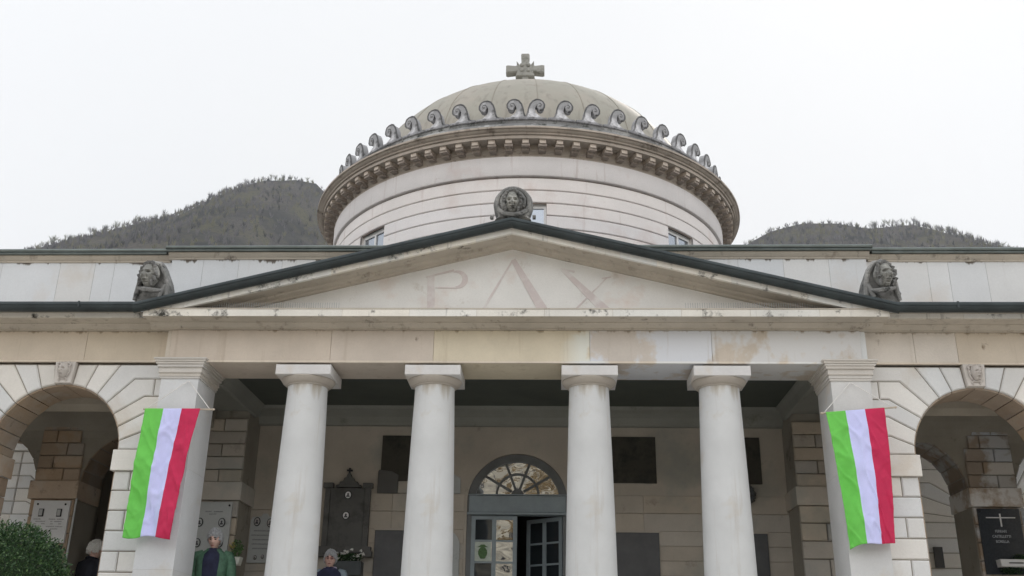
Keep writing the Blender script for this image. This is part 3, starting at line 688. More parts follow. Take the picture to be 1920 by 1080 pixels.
for s in (-1, 1):
    W = empty('wing', (s*6.5, .1, -FL), CH)
    b1, j1 = MB(), MB()
    x_a, x_b = sorted((s*4.05, s*9.4))
    cs = [s*5.25, s*7.45]
    # split the wall in the order lo..hi
    arcade(b1, j1, cs, 0.765, 2.435, 3.448, x_a, x_b, .13, .56, COURSE)
    part(b1, 'arcade_blocks', M['rustic'], W); part(j1, 'arcade_joints', M['joint'], W)
    for c in cs:
        mb = MB(); mb.tint = (1.05, 1.04, 1.03)
        mb.prism([(c-.097, 3.205), (c+.097, 3.205), (c+.122, 3.464), (c-.122, 3.464)], .085, .5, .006)
        mb.tint = (.9, .88, .87)
        mt = Matrix.Translation((c+.005, .07, 3.355)) @ Matrix.Rotation(R(-12 if c < 0 else 12), 4, 'Z') @ Matrix.Scale(.80, 4); add_head(mb, mt, HS)
        for q in (-1, 1): mb.tube([(c+q*.03, .06, 3.435), (c+q*.06, .06, 3.445), (c+q*.075, .065, 3.42), (c+q*.06, .065, 3.40)], .016, 6)
        for q in (-1, 1): mb.tube([(c, .08, 3.255), (c+q*.03, .075, 3.265), (c+q*.05, .08, 3.245), (c+q*.035, .08, 3.228)], .012, 6)
        for q in (-1, 1): mb.tube([(c+q*.062, .07, 3.39), (c+q*.072, .07, 3.35), (c+q*.06, .07, 3.31), (c+q*.04, .075, 3.28)], .012, 6)
        part(mb, 'keystone_mask', M['carvedpale'], W)
    # frieze and cornice of the wing
    mb = MB(); fx = [4.057, 4.62, 5.1, 6.45, 7.4, 8.5, 9.4] if s > 0 else [4.057, 5.05, 6.3, 7.4, 8.5, 9.4]
    tnts = [(1.12, 1.14, 1.18), (1.12, 1.14, 1.18), (1.0, .97, .92), (1.04, .98, .9), (1, 1, 1), (1, 1, 1)] if s > 0 else [(1.02, .98, .9), (1.03, .99, .93), (1.05, 1.05, 1), (1, 1, 1), (1, 1, 1)]
    for i in range(len(fx)-1):
        mb.tint = tnts[i]; xa, xb = sorted((s*fx[i], s*fx[i+1])); mb.prism([(xa+.0015, 3.474), (xb-.0015, 3.474), (xb-.0015, 3.845), (xa+.0015, 3.845)], .1, .5, .003)
    mb.tint = (1.15, 1.12, 1.08); mb.box(*sorted((s*4.057, s*9.4)), .086, .12, 3.464, 3.482)
    part(mb, 'frieze', M['friezewing'], W)
    mb = MB(); mb.tint = (1, 1, 1); mb.extrude_x(cornice_profile(.1, 3.846, .29, .06), *sorted((s*4.02, s*9.4))); part(mb, 'cornice', M['cornice'], W)
    mb = MB(); xs = np.linspace(4.246, 9.4, 7)
    for i in range(6): mb.tint = jit(1.0, .05); mb.box(*sorted((s*(xs[i]+.002), s*(xs[i+1]-.002))), -.196, -.16, 3.915, 3.985)
    part(mb, 'cornice_face', M['corona'], W)
    # corridor behind: vaulted ceiling, rear wall
    mb = MB(); mb.tint = (1, 1, 1)
    mb.extrude_x([(.66, 3.1)]+[(1.4-.7*math.cos(math.pi*k/14), 3.02+.40*math.sin(math.pi*k/14)) for k in range(15)]+[(2.2, 3.1), (2.2, 3.6), (.66, 3.6)], *sorted((s*4.08, s*9.4)))
    part(mb, 'corridor_vault', M['plasterdark'], W)
    b2, j2 = MB(), MB()
    RC = [s*5.12, s*7.08]; Rr = .68; YR = 2.1
    n = 24; zs = 2.40
    edges = sorted([s*3.62, s*6.10, s*9.4])
    rj = MB()
    for c in RC:
        b2 = MB()
        lim = [e for e in edges if e < c][-1], [e for e in edges if e > c][0]
        rj.tint = (1, 1, 1)
        pts = [(c+Rr*math.cos(math.pi*k/n), zs+Rr*math.sin(math.pi*k/n)) for k in range(n+1)]
        rj.prism([(c+Rr, FL), (lim[1], FL), (lim[1], 3.5), (c, 3.5)]+pts[n//2::-1], YR, YR+.6)
        rj.prism([(c-Rr, FL), (lim[0], FL), (lim[0], 3.5), (c, 3.5)]+pts[n//2:], YR, YR+.6)
        # intrados blocks
        for k in range(6):
            for q in (-1, 1):
                a0, a1 = R(15*k), R(15*(k+1)); b2.tint = (.72+rnd.uniform(-.08, .08),)*3
                mt_ = [(c+q*(Rr-.012)*math.cos(a0+.012), zs+(Rr-.012)*math.sin(a0+.012)), (c+q*(Rr+.03)*math.cos(a0+.012), zs+(Rr+.03)*math.sin(a0+.012)), (c+q*(Rr+.03)*math.cos(a1-.012), zs+(Rr+.03)*math.sin(a1-.012)), (c+q*(Rr-.012)*math.cos(a1-.012), zs+(Rr-.012)*math.sin(a1-.012))]
                b2.prism(ccw(mt_), YR+.01, YR+.59)
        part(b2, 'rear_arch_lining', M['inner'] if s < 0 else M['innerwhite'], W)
    part(rj, 'rear_wall', M['plasterdark'], W)
    # pier faces with coursed blocks
    for (pa, pb) in ((s*3.62, s*4.44), (s*5.80, s*6.40), (s*7.76, s*8.4)):
        b2 = MB(); pm = M['backwall'] if abs(pa) < 4 else (M['inner'] if s < 0 else M['innerwhite'])
        pa, pb = sorted((pa, pb)); z = 2.425; i = 0
        while z < 3.2:
            zt = z+.172
            trim = max(0, (z-2.75))*.35 if abs(pa+pb) > 9 else 0
            xm = pa+(pb-pa)*(.35 if i % 2 else .62)
            ia = pa+(trim if s > 0 else 0); ib = pb-(trim if s < 0 else 0)
            for p, q in ((ia, xm), (xm, ib)): block(b2, [(p, z), (q, z), (q, zt), (p, zt)], YR-.045, YR+.02, .006, .008, tint=jit(1, .12, .06))
            z = zt; i += 1
        z = 2.19; i = 0
        while z > FL+.1:
            zb = max(FL, z-.222)
            xm = pa+(pb-pa)*(.4 if i % 2 else .6)
            for p, q in ((pa, xm), (xm, pb)): block(b2, [(p, zb), (q, zb), (q, z), (p, z)], YR-.045, YR+.58, .006, .008, tint=jit(.95, .1, .05))
            z = zb; i += 1
        b2.tint = jit(1.25 if abs(pa+pb) > 9 else 1.05, .04); b2.prism([(pa-.03, 2.19), (pb+.03, 2.19), (pb+.03, 2.425), (pa-.03, 2.425)], YR-.085, YR+.6, .006)
        part(b2, 'rear_pier', pm, W)
    mb = MB(); mb.tint = (1, 1, 1); mb.box(*sorted((s*9.4, s*9.2)), .5, 2.1, FL, 3.5); part(mb, 'end_wall', M['plasterdark'], W)
# front arch soffit lining (brown, jointed) of each wing arch
for s in (-1, 1):
    for c in (s*5.25, s*7.45):
        mb = MB()
        seq = [0, 20, 32.5, 45, 57.5, 70, 82.5, 90]
        for q in (-1, 1):
            for i in range(7):
                a0, a1 = R(seq[i]+.4), R(seq[i+1]-.4); mb.tint = jit(1, .12, .06); ri = .752; k_ = 3
                pin = [(c+q*ri*math.sin(a0+(a1-a0)*k/k_), 2.435+ri*math.cos(a0+(a1-a0)*k/k_)) for k in range(k_+1)]
                pout = [(c+q*.80*math.sin(a1+(a0-a1)*k/k_), 2.435+.80*math.cos(a1+(a0-a1)*k/k_)) for k in range(k_+1)]
                mb.prism(ccw(pin+pout), .165, .70)
            z = 2.19
            while z > .2:
                mb.tint = jit(1, .1, .05); mb.box(*sorted((c+q*.752, c+q*.80)), .165, .70, z-.214, z-.004); z -= .222
            mb.tint = jit(1.1, .04); mb.box(*sorted((c+q*.722, c+q*.80)), .165, .715, 2.192, 2.423)
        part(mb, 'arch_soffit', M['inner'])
# portico back wall with belt course, door opening
YB = 2.65; DW = .68; DZ = 2.30
mb = MB(); n = 28
arc_ = [(DW*math.cos(math.pi*k/n), DZ+.66*math.sin(math.pi*k/n)) for k in range(n+1)]
mb.tint = (1, 1, 1)
for s in (-1, 1):
    arcs_ = arc_[:n//2+1] if s > 0 else arc_[n//2:][::-1]
    mb.prism(ccw([(s*DW, FL), (s*3.75, FL), (s*3.75, 3.6), (0, 3.6)]+arcs_[::-1]), YB, YB+.35)
bw = part(mb, 'back_wall', M['backwall'])
mb = MB()
def slabs(x0_, x1_, z0_, z1_, n_, y, jv=.06):
    xs_ = np.linspace(x0_, x1_, n_+1)
    for i in range(n_): mb.tint = jit(1, .05, .03); mb.prism([(xs_[i]+.001, z0_), (xs_[i+1]-.001, z0_), (xs_[i+1]-.001, z1_), (xs_[i]+.001, z1_)], y, YB+.001, .003)
for s in (-1, 1):
    mb = MB()
    slabs(*sorted((s*.71, s*3.66)), 2.165, 2.395, 3, YB-.022)
    slabs(*sorted((s*.71, s*3.66)), 1.93, 2.158, 3, YB-.012)
    for zc_ in (1.74, 1.55, 1.36, 1.17): slabs(*sorted((s*.71, s*3.66)), zc_, zc_+.183, 3, YB-.012)
    slabs(*sorted((s*.71, s*3.66)), FL, 1.163, 4, YB-.012)
    part(mb, 'belt_course', M['backwall'])
# ceiling
mb = MB(); mb.box(-3.6, 3.6, .69, 2.66, 3.545, 3.6); part(mb, 'ceiling', M['ceiling'])
mb = MB(); mb.tint = (1, 1, 1)
mb.extrude_x([(2.31, 3.545), (2.33, 3.50), (2.42, 3.47), (2.5, 3.43), (2.55, 3.36), (2.56, 3.33), (2.655, 3.33), (2.655, 3.545)], -3.62, 3.62)
mb.box(-3.6, 3.6, .69, .74, 3.50, 3.545)
for s in (-1, 1): mb.prism(ccw([(s*3.61, 3.36), (s*3.57, 3.37), (s*3.54, 3.46), (s*3.50, 3.52), (s*3.49, 3.544), (s*3.61, 3.544)]), .74, 2.31)
part(mb, 'ceiling_cove', M['ceilframe'])
# interior walls behind the door
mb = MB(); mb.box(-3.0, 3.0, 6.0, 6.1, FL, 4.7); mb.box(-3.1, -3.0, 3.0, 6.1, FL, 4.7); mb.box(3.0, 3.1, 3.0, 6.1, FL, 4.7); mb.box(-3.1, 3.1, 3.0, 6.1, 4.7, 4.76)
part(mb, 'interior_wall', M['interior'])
# entrance door
DOOR = empty('entrance_door', (0, YB+.1, 0), CH); DOOR.location.z = -FL
mb = MB()
def ring_xz(mb, r0, r1, rz, z, y0, y1, a0=0, a1=180, n=28, x=0):
    o_ = [(x+r1*math.cos(R(a0+(a1-a0)*k/n)), z+r1*rz*math.sin(R(a0+(a1-a0)*k/n))) for k in range(n+1)]
    i_ = [(x+r0*math.cos(R(a0+(a1-a0)*k/n)), z+r0*rz*math.sin(R(a0+(a1-a0)*k/n))) for k in range(n+1)]
    for k in range(n): mb.prism(ccw([o_[k], o_[k+1], i_[k+1], i_[k]]), y0, y1)
ring_xz(mb, .575, .679, .96, DZ, YB+.02, YB+.16)
mb.box(-.679, -.615, YB+.02, YB+.16, FL, DZ); mb.box(.615, .679, YB+.02, YB+.16, FL, DZ)
part(mb, 'door_frame', M['doordark'], DOOR)
mb = MB(); mb.prism([(-.655, 2.165), (.655, 2.165), (.655, 2.385), (-.655, 2.385)], YB+.005, YB+.10, .004); mb.box(-.675, .675, YB-.03, YB+.12, 2.13, 2.158)
mb.box(-.665, .665, YB-.005, YB+.1, 2.392, 2.405)
part(mb, 'lintel_panel', M['doorpaint'], DOOR)
mb = MB()
for a in (36, 72, 108, 144):
    a = R(a); c_, s_ = math.cos(a), math.sin(a); w_ = .016
    mb.prism(ccw([(.1*c_-w_*s_, DZ+.09+.1*s_+w_*c_), (.1*c_+w_*s_, DZ+.09+.1*s_-w_*c_), (.59*c_+w_*s_, DZ+.05+.56*s_-w_*c_), (.59*c_-w_*s_, DZ+.05+.56*s_+w_*c_)]), YB+.04, YB+.085)
ring_xz(mb, .27, .30, 1, DZ+.10, YB+.042, YB+.083); ring_xz(mb, .0, .085, 1, DZ+.10, YB+.035, YB+.09)
for k, a in enumerate((18, 54, 90, 126, 162)):      # small arcs crossing the bars
    pass
FAN = part(mb, 'fanlight_bars', M['doordark'], DOOR)
mb = MB()
poly = [(.60*math.cos(math.pi*k/24), DZ+.57*math.sin(math.pi*k/24)) for k in range(25)]
mb.prism(ccw(poly), YB+.06, YB+.066); part(mb, 'fanlight_glass', M['glass'], DOOR)
def leaf(w_, name):
    mb = MB(); gl = []; 
    st = .055
    mb.box(0, st, -.022, .022, FL, 2.12); mb.box(w_-st, w_, -.022, .022, FL, 2.12); mb.box(w_/2-.028, w_/2+.028, -.02, .02, .75, 2.07)
    zs_ = [2.07, 1.79, 1.51, 1.23, .95]
    mb.box(st, w_-st, -.022, .022, 2.07, 2.12); mb.box(st, w_-st, -.02, .02, FL, .93)
    for z in zs_[1:]:
        mb.box(st, w_/2-.028, -.015, .015, z-.012, z+.012); mb.box(w_/2+.028, w_-st, -.015, .015, z-.012, z+.012)
    panes = [(xa, xb, zs_[i+1]+.012, zs_[i]-.012 if i else 2.07) for i in range(4) for xa, xb in ((st, w_/2-.028), (w_/2+.028, w_-st))]
    return mb, panes
for side in (-1, 1):
    mb, panes = leaf(.615, '')
    if side < 0: mt = Matrix.Translation((-.615, YB+.05, 0))
    else: mt = Matrix.Translation((.615, YB+.07, 0)) @ Matrix.Rotation(R(-38), 4, 'Z') @ Matrix.Translation((-.615, 0, 0))
    mb.xform(mt); LF = part(mb, 'door_leaf', M['doorpaint'], DOOR)
    if side > 0: LF['label'] = 'right door leaf swung open inwards'
    for i, (xa, xb, za, zb) in enumerate(panes):
        g = MB(); g.box(xa, xb, -.003, .003, za, zb)
        tilt = Matrix.Translation(((xa+xb)/2, 0, (za+zb)/2)) @ Matrix.Rotation(R(rnd.uniform(-1, 1)), 4, 'X') @ Matrix.Rotation(R(rnd.uniform(-1.5, 1.5)), 4, 'Z') @ Matrix.Translation((-(xa+xb)/2, 0, -(za+zb)/2))
        g.xform(mt @ tilt)
        dark = side > 0 or (i % 2 == 0 and i != 2)
        part(g, 'glass_pane', M['glassdark'] if dark else M['glass'], LF)
    if side < 0:
        h = MB(); h.tube([(-.03, YB+.01, 1.05), (-.03, YB-.02, 1.05), (-.11, YB-.02, 1.05)], .009, 6); part(h, 'handle', M['black'], LF)
# back-court walls seen through the rear arches
def court(s):
    W2 = empty('court_wall', (s*7, 4.6, FL), None)
    b, j = MB(), MB()
    xa, xb = sorted((s*5.2, s*10.0))
    cs_ = [s*7.15, s*9.2] if s > 0 else [s*6.9+.0, s*9.0]
    arcade(b, j, cs_, .62, 2.36, 3.35, xa, xb, 4.5, .35, [3.16, 2.96, 2.76, 2.56], imp=(2.14, 2.35), tb=1.15 if s < 0 else 1.2, split=False)
    b.tint = (1.2, 1.2, 1.2); b.box(xa, xb, 4.44, 4.9, 3.36, 3.75); b.box(xa, xb, 4.3, 4.9, 3.75, 3.82)
    b.build('blocks', M['rustic'], W2); j.build('joints', M['joint'], W2)
    tag(W2, 'pale rusticated courtyard wall seen through the %s arch behind the rear pier' % ('left' if s < 0 else 'right'), 'wall')
court(-1); court(1)
mb = MB(); mb.tint = (1, 1, 1); mb.box(-6.2, -4.1, 3.7, 3.8, FL, 3.6); mb.box(-6.3, -6.2, 2.72, 3.8, FL, 3.6); mb.box(-6.3, -4.1, 2.7, 3.8, 3.5, 3.6); part(mb, 'side_room_wall', M['plasterdark'])
mb = MB(); mb.box(4.4, 5.0, 2.72, 4.4, FL, 4.7); part(mb, 'side_room_wall', M['plasterdark'])
for o in CH.children:
    pass

# ------------------------------------------------------------------ plaques
def plaque(name, cat, label, x0, x1, z0, z1, y, mat, th=.03, group=None):
    r_ = empty(name, ((x0+x1)/2, y, z0)); tag(r_, label, cat, group)
    m_ = MB(); m_.tint = (1, 1, 1); m_.prism([(x0, z0), (x1, z0), (x1, z1), (x0, z1)], y-th, y, .005); m_.build('slab', mat, r_); return r_
def oval(parent, x, z, y, rx=.045, rz=.06, fill='photo', rim='black', nm='portrait'):
    m_ = MB(); m_.prism([(x+rx*math.cos(R(a)), z+rz*math.sin(R(a))) for a in range(0, 360, 18)], y-.012, y, .003)
    f = m_.build(nm, M[rim], parent)
    m_ = MB(); m_.prism([(x+rx*.76*math.cos(R(a)), z+rz*.80*math.sin(R(a))) for a in range(0, 360, 18)], y-.016, y-.011, .001)
    m_.tint = (1, 1, 1); m_.build('picture', M[fill], f)
    m_ = MB(); hx = rx*.26
    m_.prism([(x+hx*math.cos(R(a)), z+rz*.16+hx*1.15*math.sin(R(a))) for a in range(0, 360, 30)]+[], y-.0185, y-.016)
    m_.prism([(x-rx*.5, z-rz*.5), (x+rx*.5, z-rz*.5), (x+rx*.4, z-rz*.2), (x+rx*.12, z-rz*.04), (x-rx*.12, z-rz*.04), (x-rx*.4, z-rz*.2)], y-.018, y-.0155)
    m_.build('figure', M['ink'], f)
    return f
def bolt(parent, x, z, y):
    m_ = MB(); m_.ellipsoid((x, y-.004, z), (.014, .012, .014), 8, 6); m_.build('bolt', M['black'], parent)
def squiggle(mb, x, z, w_, h_, y):
    """illegible engraved word: row of tiny bars"""
    n = max(2, int(w_/(h_*.8))); dx = w_/n
    for i in range(n):
        k = rnd.random()
        mb.box(x+i*dx, x+i*dx+dx*.3, y-.0015, y+.001, z, z+h_)
        if k > .3: mb.box(x+i*dx+dx*.3, x+i*dx+dx*.75, y-.0015, y+.001, z+h_*(.8 if k > .6 else .4), z+h_*(1. if k > .6 else .6))
# left rear pier plaque (light) with two rectangular pictures and lines of names
YP = 2.1-.045
def sx(x, y): return x
p = plaque('memorial_plaque', 'plaque', 'white marble memorial plaque with two rectangular portraits, under the left arch above the hedge', -6.33, -5.84, 1.62, 2.165, YP, stone('pale_marble', (.62, .63, .64), .04, rough=.4, bump=.02, tint=False))
for x in (-6.27, -5.90): bolt(p, x, 2.115, YP-.03)
for x in (-6.205, -5.965):
    m_ = MB(); m_.prism([(x-.032, 1.955), (x+.032, 1.955), (x+.032, 2.055), (x-.032, 2.055)], YP-.045, YP-.03, .004); f = m_.build('portrait_frame', M['black'], p)
    m_ = MB(); m_.box(x-.024, x+.02, YP-.048, YP-.044, 1.966, 2.046); m_.build('picture', M['marble'], f)
m_ = MB()
for (x, z, w_) in ((-6.29, 1.915, .10), (-6.26, 1.885, .13), (-6.28, 1.855, .04), (-6.18, 1.855, .05), (-6.30, 1.82, .10), (-6.25, 1.79, .09), (-6.09, 1.915, .09), (-5.98, 1.915, .09), (-6.06, 1.885, .03), (-6.01, 1.885, .1), (-6.06, 1.855, .04), (-5.95, 1.855, .04), (-6.11, 1.82, .11), (-5.99, 1.82, .1), (-6.05, 1.79, .1), (-6.1, 1.755, .08)):
    squiggle(m_, x, z, w_, .013, YP-.03)
m_.build('lettering', M['black'], p)
m_ = MB(); m_.box(-6.33, -5.86, YP-.03, YP, 1.0, 1.59); o = m_.build('memorial_plaque', M['slateblue']); tag(o, 'dark granite slab directly under the white plaque inside the left arch', 'plaque')
# right rear pier plaque (black granite, cross, three lines)
p = plaque('memorial_plaque', 'plaque', 'black granite memorial plaque with long silver cross and three names, inside the right arch', 5.84, 6.36, 1.36, 2.165, YP, M['slateblue'])
m_ = MB(); m_.box(5.93, 6.29, YP-.04, YP-.032, 2.045, 2.057); m_.box(6.098, 6.114, YP-.042, YP-.032, 1.94, 2.10); m_.build('cross', M['white'], p)
m_ = MB()
for s_, z, sz in (("FERRARI", 1.868, .046), ("CASTELLETTI", 1.805, .046), ("BORELLA", 1.742, .046)): text_mb(m_, s_, sz, 6.09, YP-.031, z, sx=.85)
m_.build('lettering', M['inkpale'], p)
bolt(p, 5.87, 2.13, YP-.03)
f = empty('flower_box', (6.2, YP-.1, 1.42)); tag(f, 'white oblong flower box with dark slot below the black plaque in the right arch', 'flower box')
m_ = MB(); m_.tint = (1, 1, 1); m_.prism([(5.98, 1.44), (6.33, 1.44), (6.34, 1.53), (5.97, 1.53)], YP-.16, YP-.03, .006); m_.build('box', M['white'], f)
m_ = MB(); m_.prism([(6.08+.0, 1.478), (6.24, 1.478), (6.255, 1.485), (6.24, 1.492), (6.08, 1.492), (6.065, 1.485)], YP-.1625, YP-.159); m_.build('slot', M['black'], f)
def sprig(mb, c, r_, n, size, seed, flat=.6):
    g = random.Random(seed)
    for i in range(n):
        d = Vector((g.gauss(0, 1), g.gauss(0, 1), g.gauss(0, 1))).normalized()*(g.random()**.4)
        p_ = Vector((c[0]+d.x*r_[0], c[1]+d.y*r_[1], c[2]+d.z*r_[2]))
        a = Vector((g.gauss(0, 1), g.gauss(0, 1), g.gauss(0, 1))).normalized(); b_ = a.orthogonal().normalized(); s_ = size*g.uniform(.6, 1.3)
        mb.add([p_-a*s_, p_+b_*s_*flat, p_+a*s_, p_-b_*s_*flat], [(0, 1, 2, 3)])
m_ = MB(); sprig(m_, (6.25, YP-.1, 1.56), (.12, .06, .035), 90, .02, 4); sprig(m_, (6.15, YP-.08, 1.40), (.2, .05, .05), 140, .02, 5); m_.build('leaves', M['leafdark'], f, fix=False)
m_ = MB(); m_.prism([(6.12, 1.70), (6.25, 1.70), (6.25, 2.0), (6.12, 2.0)], 4.46, 4.5, .004); o = m_.build('memorial_plaque', M['slate']); tag(o, 'small dark plaque on the pale courtyard pier seen through the right arch', 'plaque')
# portico rear pier (left): marble plaque with ovals
p = plaque('memorial_plaque', 'plaque', 'grey marble plaque with four oval portraits behind the person in the green jacket', -4.16, -3.69, 1.35, 2.165, YP, M['marbledark'])
for x in (-4.12, -3.725): bolt(p, x, 2.12, YP-.03)
for x, z in ((-4.09, 1.90), (-3.80, 1.90), (-4.09, 1.64), (-3.80, 1.64)): oval(p, x, z, YP-.03, .045, .058, 'marbledark')
m_ = MB(); squiggle(m_, -4.03, 2.03, .08, .016, YP-.03); squiggle(m_, -3.92, 2.03, .12, .016, YP-.03); squiggle(m_, -3.98, 2.0, .1, .012, YP-.03); m_.build('lettering', M['ink'], p)
# wall plaque by the first column
YW = YB-.012
m_ = MB(); m_.tint = (1, 1, 1)
p = empty('memorial_plaque', (-3.38, YW, 1.4)); tag(p, 'worn marble plaque with two oval portraits and engraved lines left of the first column', 'plaque')
m_.prism([(-3.60, 1.46), (-3.22, 1.46), (-3.22, 2.02), (-3.24, 2.06), (-3.36, 2.075), (-3.38, 2.11), (-3.44, 2.11), (-3.46, 2.075), (-3.58, 2.06), (-3.60, 2.02)], YW-.03, YW, .005); m_.build('slab', M['marbledark'], p)
for x, z in ((-3.51, 2.0), (-3.33, 1.985), ): oval(p, x, z, YW-.03, .045, .06)
oval(p, -3.49, 1.53, YW-.03, .022, .03); oval(p, -3.39, 1.54, YW-.03, .02, .028)
m_ = MB()
for k, (a, b_) in enumerate(((-3.54, .26), (-3.57, .3), (-3.55, .27), (-3.55, .27), (-3.54, .24))): squiggle(m_, a, 1.87-.058*k, b_, .018, YW-.03)
m_.build('lettering', M['ink'], p)
f = empty('flower_pot', (-3.55, 2.2, 1.38)); tag(f, 'small white pot with a green plant hanging at the edge of the grey marble plaque', 'flower pot')
m_ = MB(); m_.prism([(-3.63, 1.37), (-3.52, 1.37), (-3.50, 1.47), (-3.65, 1.47)], 2.0, 2.12, .006); m_.build('pot', M['potwhite'], f)
m_ = MB(); sprig(m_, (-3.575, 2.06, 1.57), (.09, .06, .12), 130, .022, 9); m_.build('leaves', M['leaflight'], f, fix=False)
m_ = MB(); sprig(m_, (-3.62, 2.02, 1.62), (.04, .04, .05), 16, .018, 10); m_.build('blooms', plain('yellow_petal', (.5, .42, .15), .6), f, fix=False)
# upper dark panels and lower slate panels on the back wall
for (xa, xb, nm) in ((-3.27, -2.70, 'dark square panel high on the back wall just left of the first column'), (-1.88, -1.26, 'dark square panel high on the back wall between the first and second columns'), (1.28, 1.885, 'dark square panel high on the back wall between the third and fourth columns'), (2.68, 3.30, 'dark square panel high on the back wall right of the fourth column')):
    m_ = MB(); m_.prism([(xa, 2.565), (xb, 2.565), (xb, 3.20), (xa, 3.20)], YB-.02, YB+.002, .004); o = m_.build('wall_panel', M['darkpanel']); tag(o, nm, 'panel')
for (xa, xb, nm) in ((-1.90, -1.28, 'dark slate memorial slab low on the back wall left of the second column'), (1.28, 1.885, 'dark slate memorial slab low on the back wall right of the third column'), (2.68, 3.31, 'dark slate memorial slab low on the back wall right of the fourth column')):
    m_ = MB(); m_.prism([(xa, .5), (xb, .5), (xb, 1.905), (xa, 1.905)], YB-.045, YB-.012, .006); 
    o = empty('memorial_slab', ((xa+xb)/2, YB, .5)); tag(o, nm, 'plaque'); m_.build('slab', M['slate'], o)
    m_ = MB(); m_.box(xa-.012, xb+.012, YB-.04, YB-.008, 1.907, 1.93); m_.build('top_edge', M['backwall'], o)
m_ = MB(); m_.prism([(-1.91, 2.40), (-1.63, 2.40), (-1.63, 2.65), (-1.72, 2.70), (-1.89, 2.72), (-1.91, 2.70)], YB-.035, YB-.018, .004); o = m_.build('memorial_plaque', M['monument']); tag(o, 'small grey brown plaque overlapping the lower corner of the dark panel left of second column', 'plaque')
m_ = MB(); m_.prism([(-1.625, 2.40), (-1.3, 2.40), (-1.3, 2.565), (-1.625, 2.565)], YB-.03, YB-.002, .004); o = m_.build('stone_block', M['backwall']); tag(o, 'pale stone tablet under the dark panel left of the second column', 'plaque')
m_ = MB(); m_.prism([(-1.1, 2.405), (-.775, 2.405), (-.775, 2.61), (-.92, 2.70), (-1.1, 2.72)], YB-.03, YB-.002, .004); o = m_.build('memorial_plaque', M['marbledark']); tag(o, 'grey tablet with slanted top between the second column and the door arch', 'plaque')
m_ = MB(); m_.prism([(-1.12, .6), (-.76, .6), (-.76, 1.72)]+[(-.94+.18*math.cos(R(a)), 1.72+.19*math.sin(R(a))) for a in range(15, 180, 15)]+[(-1.12, 1.72)], YB-.04, YB-.012, .004)
p = empty('memorial_plaque', (-.94, YB, .6)); tag(p, 'round topped marble plaque with small white flowers just left of the door', 'plaque'); m_.build('slab', M['marbledark'], p)
m_ = MB()
for k in range(7): sprig(m_, (-.93+rnd.uniform(-.04, .04), YB-.07, 1.08+.11*k), (.025, .02, .025), 14, .016, 30+k)
m_.build('flowers', M['petal'], p, fix=False)
# wreath
W_ = empty('wreath', (3.03, YB-.03, 2.42)); tag(W_, 'dark round wreath on the wall belt beside the fourth column', 'wreath')
m_ = MB(); m_.tube([(3.03+.125*math.cos(R(a)), YB-.06, 2.42+.125*math.sin(R(a))) for a in range(0, 361, 20)], .03, 8, caps=False); m_.build('hoop', M['pot'], W_)
m_ = MB()
for a in range(0, 360, 12): sprig(m_, (3.03+.125*math.cos(R(a)), YB-.07, 2.42+.125*math.sin(R(a))), (.045, .03, .045), 14, .02, a)
m_.build('leaves', M['monument'], W_, fix=False)
# big dark monument plaque between columns one and two
x0_, x1_ = -2.62, -1.98
p = empty('wall_monument', (-2.3, YW, 1.6)); tag(p, 'large dark stone wall monument with stepped gable, small cross and two round portraits', 'monument')
m_ = MB(); m_.tint = (1, 1, 1)
m_.prism([(x0_+.06, 1.68), (x1_-.06, 1.68), (x1_-.06, 2.46), (x0_+.06, 2.46)], YW-.05, YW, .006)
m_.build('slab', M['monument'], p)
m_ = MB()
for (xa, xb), (xc_, xd) in (((x0_+.01, x0_+.085), (x0_-.015, x0_+.115)), ((x1_-.085, x1_-.01), (x1_-.115, x1_+.015))):
    m_ = MB(); m_.prism([(xa, 1.68), (xb, 1.68), (xb, 2.46), (xa, 2.46)], YW-.075, YW-.0, .006); m_.box(xc_, xd, YW-.095, YW, 2.46, 2.525)
    m_.build('pilaster', M['monument'], p)
m_ = MB(); st = [(-.17, 2.47), (-.17, 2.50), (-.13, 2.51), (-.12, 2.545), (-.08, 2.555), (-.07, 2.59), (-.035, 2.615), (-.02, 2.66), (.02, 2.66), (.035, 2.615), (.07, 2.59), (.08, 2.555), (.12, 2.545), (.13, 2.51), (.17, 2.50), (.17, 2.47)]
m_.prism([((x0_+x1_)/2+x, z) for x, z in st], YW-.06, YW, .005); m_.build('gable', M['monument'], p)
m_ = MB(); xc = (x0_+x1_)/2; m_.box(xc-.012, xc+.012, YW-.05, YW-.025, 2.66, 2.735); m_.box(xc-.04, xc+.04, YW-.049, YW-.026, 2.69, 2.713); m_.build('cross', M['black'], p)
m_ = MB(); m_.box(x0_-.04, x1_+.04, YW-.10, YW, 1.60, 1.68); m_.box(x0_-.06, x0_+.06, YW-.11, YW, 1.55, 1.62); m_.box(x1_-.06, x1_+.06, YW-.11, YW, 1.55, 1.62); m_.build('ledge', M['monument'], p)
oval(p, xc+.005, 2.365, YW-.05, .052, .056, 'white'); oval(p, xc-.005, 2.09, YW-.05, .052, .056, 'white')
f = empty('flower_trough', (-2.2, YW-.15, 1.3)); tag(f, 'dark trough of small white flowers below the dark wall monument', 'flower box')
m_ = MB(); m_.box(-2.40, -2.03, YW-.2, YW, 1.30, 1.48); m_.build('trough', M['pot'], f)
m_ = MB(); sprig(m_, (-2.215, YW-.12, 1.53), (.2, .1, .06), 260, .022, 77); m_.build('leaves', M['leafdark'], f, fix=False)
m_ = MB()
for k in range(24):
    sprig(m_, (-2.215+rnd.uniform(-.2, .2), YW-.18+rnd.uniform(-.03, .1), 1.55+rnd.uniform(-.05, .09)), (.016, .016, .012), 9, .018, 200+k)
m_.build('blooms', M['petal'], f, fix=False)
